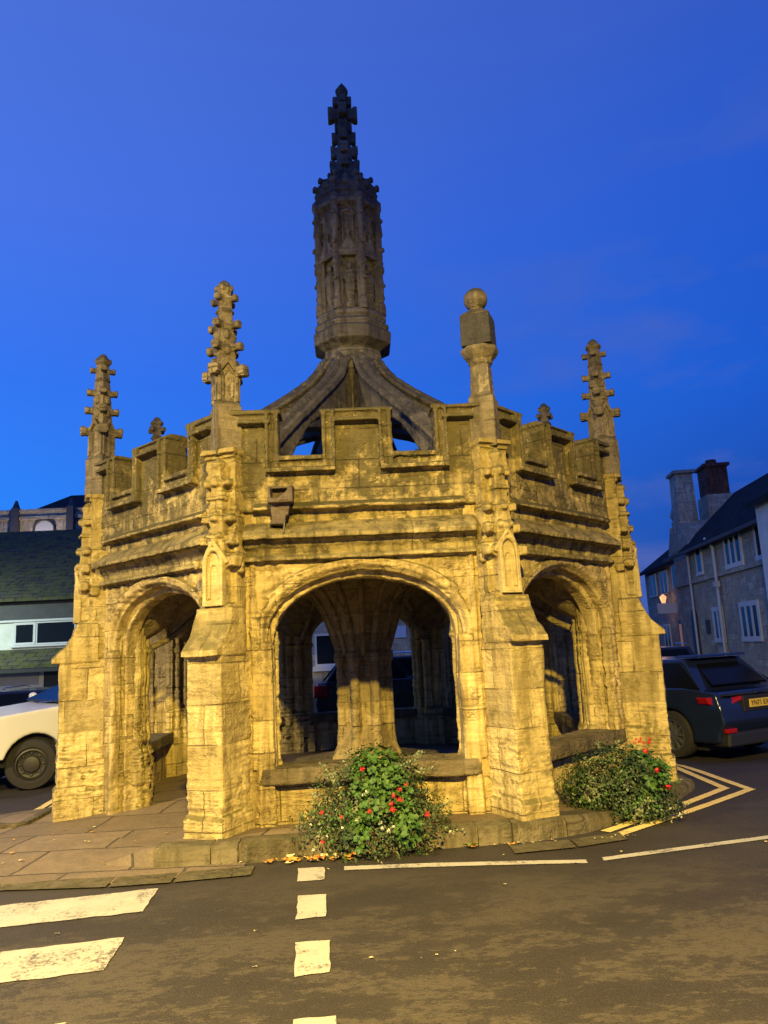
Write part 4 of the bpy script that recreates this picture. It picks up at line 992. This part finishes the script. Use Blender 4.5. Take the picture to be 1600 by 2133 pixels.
for s in (1, -1):
    b = MB(); b.tube([(-1.6, s*.62, 1.5), (-1.45, s*.62, 1.535), (.1, s*.62, 1.535), (.25, s*.62, 1.5)], .016, 6); b.build('roof_rail', M['chrome'], suv, smooth=60)
    b = MB(); b.box(-2.28, -2.0, s*.82-.08, s*.82+.095, .72, .96); b.build('tail_light', M['red_lens'], suv, bevel=.02)
def far_car(loc, rz, label):
    c = copy_tree(suv); c.location = loc; c.rotation_euler = (0, 0, rz); c['label'] = label
far_car((-7.75, 9.8, -.38), PI/2+.1, 'black parked car beyond the white pickup bonnet, in front of the white wall')
far_car((-10.0, 9.6, -.40), PI/2-.1, 'black parked car at the left edge of the view before the cottage')
far_car((8.2, 11.3, -.15), PI/2-.25, 'black parked car beyond the blue hatchback roof by the stone house')

# ------------------------------------------------------------------ buildings round the square
M['white_render'] = simple('white_render', (.62, .62, .56), .9, var=.10, vs=3, bump=.3)
M['grey_render'] = simple('grey_render', (.34, .34, .38), .9, var=.08, vs=3)
M['fascia'] = simple('fascia', (.055, .055, .06), .7, var=.2, vs=4)
M['white_paintwork'] = simple('white_paintwork', (.55, .55, .54), .5)
M['window_glass'] = simple('window_glass', (.010, .012, .013), .12, IOR=1.25)
M['dark_door'] = simple('dark_door', (.020, .018, .016), .5)
M['drain_pipe'] = simple('drain_pipe', (.42, .44, .47), .5)
M['brick'] = stone_mat('brick', (.16, .055, .035), (.22, .085, .055), (.06, .03, .025), (.05, .04, .03), bw=.22, bh=.075)
M['house_stone'] = stone_mat('house_stone', (.40, .36, .29), (.50, .46, .37), (.22, .20, .165), (.16, .145, .095), bw=.5, bh=.2, moss_amt=.4, joint=.5, ero_amt=.4)
M['abbey_stone'] = stone_mat('abbey_stone', (.42, .36, .28), (.52, .46, .36), (.22, .19, .15), (.14, .13, .08), bw=.9, bh=.4, moss_amt=.4)
def roof_mat(name, a, b_, moss, amt):
    t = NT(name); o = t.coord('Object'); sx = t.n.new('ShaderNodeSeparateXYZ'); t.l.new(o, sx.inputs[0])
    uv = t.node('ShaderNodeCombineXYZ', 0, None, X=sx.outputs[0], Y=t.math('MULTIPLY', sx.outputs[2], 1.6), Z=0.0)
    bn = t.n.new('ShaderNodeTexBrick'); t.l.new(uv, bn.inputs['Vector'])
    for k, v in (('Scale', 1.0), ('Mortar Size', .012), ('Brick Width', .42), ('Row Height', .24)): bn.inputs[k].default_value = v
    bn.inputs['Color1'].default_value = (*a, 1); bn.inputs['Color2'].default_value = (*b_, 1); bn.inputs['Mortar'].default_value = (a[0]*.3, a[1]*.3, a[2]*.3, 1)
    c = t.mix(t.math('MULTIPLY', t.ramp(t.noise(o, 3.2, 6, .7), [(.42, 0.0), (.6, 1.0)]), amt), bn.outputs['Color'], moss)
    return t.done(c, .95, t.bump(t.math('ADD', t.noise(o, 12, 4), t.math('MULTIPLY', bn.outputs['Fac'], -1.0)), .8, .03), Specular_IOR_Level=.08)
M['mossy_roof'] = roof_mat('mossy_roof', (.05, .045, .04), (.095, .085, .065), (.095, .105, .04), 1.0)
M['slate_roof'] = roof_mat('slate_roof', (.018, .019, .024), (.032, .033, .040), (.03, .03, .025), .4)
def window(root, x0, x1, z0, z1, y, lights=2, frame=M['white_paintwork'], fw=.06, trans=0, depth=.05):
    """frame with mullions; its glass is one sub-part"""
    b = MB()
    b.box(x0, x1, y-depth, y+.03, z1-fw, z1); b.box(x0, x1, y-depth-.02, y+.03, z0, z0+fw)
    for i in range(lights+1):
        x = x0+(x1-x0-fw)*i/lights; b.box(x, x+fw, y-depth+.004, y+.03, z0+fw, z1-fw)
    for j in range(trans):
        z = z0+(z1-z0)*(j+1)/(trans+1); b.box(x0+fw, x1-fw, y-depth+.012, y+.03, z-fw*.35, z+fw*.35)
    f = b.build('window', frame, root)
    b = MB(); b.box(x0+fw*.5, x1-fw*.5, y-.03, y+.02, z0+fw*.5, z1-fw*.5); b.build('pane', M['window_glass'], f); return f
def gable_roof(root, x0, x1, y0, y1, ze, zr, mat, over=.3, end=.1, th=.14, name='roof'):
    b = MB(); ym = (y0+y1)/2; k = (zr-ze)/(ym-y0); zo = ze-over*k
    b.prism([(y0-over, zo), (ym, zr), (y1+over, zo), (y1+over, zo+th), (ym, zr+th), (y0-over, zo+th)], 'x', x0-end, x1+end)
    return b.build(name, mat, root)
def block(root, x0, x1, y0, y1, z0, z1, mat, zr=None, name='wall'):
    b = MB(); b.box(x0, x1, y0, y1, z0, z1)
    if zr: b.prism([(y0, z1+.002), ((y0+y1)/2, zr), (y1, z1+.002)], 'x', x0, x1)
    return b.build(name, mat, root)
# white cottage, left
ct = empty('white_cottage', (-20, 20, -.45)); tag(ct, 'white rendered cottage under a dark mossy stone-tile roof at far left', 'house')
def cx(x): return x+20
block(ct, -8, cx(-8.6), 0, 8, 0, 4.85, M['white_render'], 7.7)
b = MB(); b.box(-8, cx(-8.7), -.06, -.002, 3.83, 4.75); b.build('fascia_board', M['fascia'], ct)
b = MB(); b.box(-8, cx(-8.7), -.10, -.002, 3.74, 3.82); b.build('fascia_trim', M['white_paintwork'], ct)
gable_roof(ct, -8, cx(-8.6), 0, 8, 4.85, 7.85, M['mossy_roof'], .45)
window(ct, cx(-13.25), cx(-12.42), 2.86, 3.72, -.002, 1, fw=.09); window(ct, cx(-12.40), cx(-10.9), 2.86, 3.72, -.002, 1, fw=.05)
window(ct, cx(-17.0), cx(-15.2), 2.86, 3.72, -.002, 2, fw=.08)
b = MB(); b.box(cx(-13.35), cx(-10.8), -.12, -.002, 2.78, 2.85); b.build('window_sill', M['white_paintwork'], ct)
b = MB(); b.prism([(-.95, 2.10), (-.002, 2.70), (-.002, 2.55), (-.95, 1.98)], 'x', -8, cx(-9.2)); b.build('canopy', M['mossy_roof'], ct)
b = MB(); b.box(-8, cx(-9.2), -.93, -.80, 1.83, 2.06); b.build('canopy_fascia', M['dark_door'], ct)
b = MB(); b.box(-8, cx(-12.25), -.02, -.002, 1.35, 2.5); b.build('wall_band', M['grey_render'], ct)
d = MB(); d.box(cx(-12.05), cx(-10.9), -.05, -.002, .1, 2.2); d = d.build('door', M['dark_door'], ct)
b = MB(); b.box(cx(-11.1), cx(-11.04), -.09, -.05, 1.0, 1.2); b.build('door_handle', M['chrome'], d)
window(ct, cx(-10.6), cx(-9.4), .95, 2.0, -.002, 2, fw=.06)
# abbey behind
ab = empty('abbey_church', (-30, 52, 0)); tag(ab, 'pale stone abbey church with parapet and dark lead roof rising behind the cottage', 'church')
block(ab, -12, 16, 0, 12, 0, 13.4, M['abbey_stone'])
b = MB(); b.box(-12, 16, -.25, .3, 13.35, 13.6); b.box(-12, 16, -.12, .3, 13.6, 14.0); b.box(-12, 16, -.28, .3, 14.0, 14.2); b.build('parapet', M['abbey_stone'], ab)
b = MB(); b.prism([(.4, 14.1), (6, 16.6), (11.6, 14.1)], 'x', 3.2, 16)
for v in b.v:
    if v.x < 4 and v.z > 15: v.x += 1.4
b.build('roof', M['slate_roof'], ab)
b = MB(); b.prism([(.4, 14.1), (6, 14.75), (11.6, 14.1)], 'x', -12, 3.15); b.build('side_roof', M['slate_roof'], ab)
for x in (-9.5, -3.5, 2.5, 6.95, 11.4):
    b = MB(); b.box(x-.28, x+.28, -.55, .1, 0, 14.3); b.box(x-.2, x+.2, -.5, .1, 14.3, 14.95, .15, .2); b.build('buttress', M['fascia'] if x in (2.5, 6.95) else M['abbey_stone'], ab)
for x in (-6.5, -.5, 4.75, 9.2):
    p = arch(.78, 12.45, .78, 14); b = MB(); b.prism([(x-.78, 8)]+[(x+q[0], q[1]) for q in p]+[(x+.78, 8)], 'y', -.06, -.002)
    w = b.build('arched_window', M['white_paintwork'], ab); b = MB(); b.tube([(x-.82, -.08, 8)]+[(x+q[0]*1.06, -.1, q[1]*1.006) for q in p]+[(x+.82, -.08, 8)], .1, 6); b.build('hood_mould', M['fascia'], w)
fl = MB(); fl.box(4.2, 4.8, -3.3, -3.0, 8.1, 8.4); fl.box(4.45, 4.55, -3.2, 0, 8.0, 8.1); fl.build('floodlight', M['lamp_metal'], ab)
L = bpy.data.lights.new('flood_light', 'AREA'); L.shape = 'RECTANGLE'; L.size = .5; L.size_y = .3; L.energy = 380; L.color = (1, .82, .62)
lo = bpy.data.objects.new('flood_light', L); COL.objects.link(lo); lo.parent = ab; lo.location = (4.5, -3.15, 8.45); lo.rotation_euler = Vector((0, 2.2, 4)).to_track_quat('-Z', 'Y').to_euler()
# dark houses across the street behind the cross
def street_house(x0, w, h, zr, label, mat, wins, extra=None, y=18.0, group=None):
    r_ = empty('terraced_house', (x0, y, 0)); tag(r_, label, 'house')
    block(r_, 0, w, 0, 7, -.6, h, mat, zr-.1); gable_roof(r_, 0, w, 0, 7, h, zr, M['slate_roof'], .3, 0)
    for q in wins: window(r_, *q)
    b = MB(); b.box(w*.5-.35, w*.5+.35, 3.1, 3.9, zr-.4, zr+.9); b.build('chimney', M['brick'], r_)
    if extra: extra(r_)
    return r_
def shop(r_):
    b = MB(); b.box(6.2, 8.2, -.16, -.002, .92, 1.10); b.build('shop_sill', M['white_paintwork'], r_)
    b = MB(); b.box(9.2, 9.65, -.08, -.002, 1.98, 2.40); q = b.build('wall_sign', simple('pale_sign', (.40, .50, .62), .5), r_); q['label'] = 'small pale blue square sign'
    d = MB(); d.box(3.2, 4.2, -.05, -.002, -.2, 2.0); d.build('door', M['dark_door'], r_)
street_house(-7.9, 11.5, 5.6, 7.6, 'dark stone terraced house with pale framed shop window seen through the middle arch', M['house_stone'],
             [(6.3, 8.1, 1.1, 2.25, -.002, 2, M['white_paintwork'], .07), (1.0, 2.4, 1.0, 2.2, -.002, 2), (1.0, 2.2, 3.4, 4.6, -.002, 2), (6.4, 7.6, 3.4, 4.6, -.002, 2), (9.2, 10.4, 3.4, 4.6, -.002, 2)], shop)
street_house(3.7, 6.2, 6.0, 8.0, 'dark stone terraced house behind the right buttress across the street', M['house_stone'],
             [(1.0, 2.3, .9, 2.1, -.002, 2), (4.2, 5.6, .9, 2.1, -.002, 2), (1.0, 2.2, 3.5, 4.8, -.002, 2), (4.0, 5.2, 3.5, 4.8, -.002, 2)], y=20.0)
# long stone house on the right; local x runs towards the viewer along the street
dirv = Vector((.1523, .9883)); B0 = Vector((12.352, 12.683))
def on_line(s, back=0.0): return B0+dirv*s+Vector((dirv.y, -dirv.x))*back
ang = math.atan2(-dirv.y, -dirv.x)
p = on_line(9.6); rh = empty('stone_house', (p.x, p.y, 0), ang); tag(rh, 'long grey stone house with white mullioned windows and drainpipe at right', 'house')
def sx_(s): return 9.6-s
block(rh, 0, sx_(-1.4), 0, 4.4, -.2, 5.05, M['house_stone'], 7.0)
gable_roof(rh, sx_(7.6), sx_(-1.4), 0, 4.4, 5.05, 7.1, M['slate_roof'], .30, .0)
b = MB(); b.box(-.05, sx_(-1.4), -.10, -.002, 3.56, 3.70); b.build('string_course', M['house_stone'], rh)
b = MB(); b.box(sx_(6.6), sx_(3.85), -.10, -.002, -.1, 1.15); b.build('plinth', M['abbey_stone'], rh)
b = MB(); b.prism([(0, 5.052), (sx_(8.5), 6.3), (sx_(6.9), 5.052)], 'y', -.02, 2.2); b.build('gable', M['house_stone'], rh)
ch = MB(); ch.box(sx_(9.45), sx_(8.35), .1, .9, 5.4, 8.35, .10, .04); ch.box(sx_(9.5), sx_(8.3), .05, .95, 8.35, 8.48); ch.build('chimney', M['abbey_stone'], rh)
ch = MB(); ch.box(sx_(10.6), sx_(9.2), 1.6, 2.7, 6.2, 7.5); ch.build('chimney_base', M['house_stone'], rh)
ch = MB(); ch.box(sx_(10.5), sx_(9.3), 1.7, 2.6, 7.5, 8.75); ch.box(sx_(10.6), sx_(9.2), 1.6, 2.7, 8.75, 8.88); ch = ch.build('chimney', M['brick'], rh); ch['label'] = 'red brick chimney'
b = MB(); b.lathe([(.26, 8.88), (.22, 9.15)], 10, (sx_(9.9), 2.15)); b.build('chimney_pot', M['brick'], ch)
window(rh, sx_(6.35), sx_(5.55), 3.80, 5.0, -.002, 1, fw=.13); window(rh, sx_(2.96), sx_(1.26), 3.72, 4.90, -.002, 3, fw=.15)
window(rh, sx_(2.22), sx_(.50), 1.28, 2.56, -.002, 3, fw=.16); window(rh, sx_(5.1), sx_(3.95), 1.25, 2.53, -.002, 2, fw=.16); window(rh, sx_(.1), sx_(-1.1), 3.72, 4.90, -.002, 2, fw=.14)
b = MB(); x = sx_(3.85); b.tube([(x-.5, -.2, 5.0), (x-.05, -.16, 4.78), (x, -.13, 4.6), (x, -.13, .1)], .06, 8); b.box(x-.12, x+.12, -.24, -.05, 3.2, 3.4); b.build('drainpipe', M['drain_pipe'], rh, smooth=50)
b = MB(); b.tube([(sx_(7.15), -.1, 5.0), (sx_(7.15), -.1, .1)], .05, 8); b.build('drainpipe', M['drain_pipe'], rh, smooth=50)
b = MB(); b.box(-.1, sx_(-1.4), -.42, -.31, 4.72, 4.84); b.build('gutter', M['fascia'], rh)
b = MB(); b.box(sx_(6.0), sx_(5.6), -.05, -.002, 1.57, 2.1); b.build('notice_board', M['dark_door'], rh)
pz = arch(.42, 2.1, .5, 12); b = MB(); b.prism([(sx_(7.9), 0)]+[(sx_(7.48)+q[0], q[1]) for q in pz]+[(sx_(7.06), 0)], 'y', -.04, -.002); b.build('arched_door', M['dark_door'], rh)
# white gable nearer the viewer
p = on_line(-1.45, -.45); wg = empty('white_house', (p.x, p.y, 0), ang); tag(wg, 'white rendered house gable cut by the right edge of the view', 'house')
block(wg, 0, 7, 0, 6.5, -.2, 5.3, M['white_render']); gable_roof(wg, 0, 7, 0, 6.5, 5.3, 7.6, M['slate_roof'], .25, .08)
window(wg, 1.5, 2.8, 3.6, 4.8, -.002, 2); window(wg, 1.5, 2.8, 1.2, 2.5, -.002, 2); d = MB(); d.box(4, 5, -.05, -.002, 0, 2.1); d.build('door', M['dark_door'], wg)
# far house with a lit wall lamp
p = on_line(16.9, .35); fh = empty('gabled_house', (p.x, p.y, 0), ang); tag(fh, 'far grey gabled house with a lit door and hanging sign', 'house')
block(fh, 0, 7.2, 0, 6, -.2, 4.9, M['house_stone'], 7.0); gable_roof(fh, 0, 7.2, 0, 6, 4.9, 7.1, M['slate_roof'], .3, .05)
b = MB(); b.prism([(5.5, 4.9), (6.4, 6.3), (7.2, 4.9)], 'y', -.12, 3); b.lathe([(.1, 6.25), (.14, 6.5), (.05, 6.6), (.16, 6.8), (.03, 7.25)], 8, (6.4, .1)); b.build('gable', M['house_stone'], fh)
window(fh, 5.95, 6.75, 3.6, 4.75, -.13, 1, fw=.12); window(fh, 3.2, 4.6, 3.5, 4.6, -.002, 2); window(fh, 1, 2.4, 3.5, 4.6, -.002, 2); window(fh, 2.9, 4.1, .9, 2.1, -.002, 2, fw=.1)
M['warm_glow'] = emis('warm_glow', (1, .52, .22), 1.1); M['door_glow'] = emis('door_glow', (1, .45, .22), .16)
b = MB(); b.box(5.75, 6.45, -.06, -.002, .3, 2.2); d = b.build('door', M['dark_door'], fh); b = MB(); b.box(5.9, 6.3, -.08, -.062, .9, 2.05); b.build('lit_glass', M['door_glow'], d)
wlp = empty('wall_lantern', (0, 0, 0)); wlp.parent = fh
b = MB(); b.tube([(4.75, 0, 3.5), (4.75, -.35, 3.55), (4.75, -.35, 3.42)], .02, 6); b.build('bracket', M['lamp_metal'], wlp)
b = MB(); b.lathe([(.07, 3.0), (.15, 3.3), (.16, 3.34), (.03, 3.46)], 8, (4.75, -.35)); b.build('lantern_glass', M['warm_glow'], wlp)
L = bpy.data.lights.new('wall_lamp_light', 'POINT'); L.energy = 9; L.color = (1, .5, .22); L.shadow_soft_size = .15; lo = bpy.data.objects.new('wall_lamp_light', L); COL.objects.link(lo); lo.parent = wlp; lo.location = (4.75, -.62, 3.2)
sg = MB(); sg.box(6.0, 6.06, -.95, -.12, 2.55, 3.0); sg = sg.build('hanging_sign', simple('pale_board', (.50, .52, .66), .6), fh)
# ------------------------------------------------------------------ trees behind
M['bark'] = simple('bark', (.06, .045, .03), .9, var=.3, vs=10, bump=.6)
M['tree_leaf'] = leaf_mat('tree_leaf', (.020, .032, .012), (.045, .060, .020), .7)
def tree(loc, H, r_, seed, label):
    rnd = random.Random(seed); root = empty('broadleaf_tree', loc); tag(root, label, 'tree', 'trees behind the roofs')
    b = MB(); tips = []
    def limb(p, d, L, r, lv):
        pts = [p]; n = 4
        for i in range(n): d = (d+Vector((rnd.uniform(-.2, .2), rnd.uniform(-.2, .2), rnd.uniform(-.05, .15)))).normalized(); pts.append(pts[-1]+d*L/n)
        b.tube(pts, [r*(1-.5*i/n) for i in range(n+1)], 7)
        if lv == 0: tips.append(pts[-1]); tips.append(pts[-2]); return
        for k in range(3): a = rnd.uniform(0, 2*PI); limb(pts[rnd.choice((2, 3, 4))], (d+Vector((math.cos(a), math.sin(a), rnd.uniform(.1, .7)))*.8).normalized(), L*.68, r*.5, lv-1)
    limb(Vector((0, 0, 0)), Vector((0, 0, 1)), H*.42, H*.022, 3); zmax = max(q.z for q in tips); k = (H-.4)/zmax
    for v in b.v: v.z *= k
    b.build('trunk', M['bark'], root, smooth=60)
    f = MB()
    for t_ in tips:
        c = Vector((t_.x, t_.y, t_.z*k))
        for i in range(46):
            d = Vector((rnd.gauss(0, .38), rnd.gauss(0, .38), rnd.gauss(0, .28))); leaf(f, c+d, Vector((rnd.uniform(-1, 1), rnd.uniform(-1, 1), rnd.uniform(0, 1))).normalized(), rnd.uniform(.10, .18), rnd.uniform(.06, .1), rnd)
    f.build('crown', M['tree_leaf'], root)
tree((-7.4, 27.0, 0), 11.6, 2, 3, 'dark tree showing between the left battlements')
tree((-2.6, 28.5, 0), 11.2, 2, 12, 'dark treetop just showing through the left gap under the spire ribs')
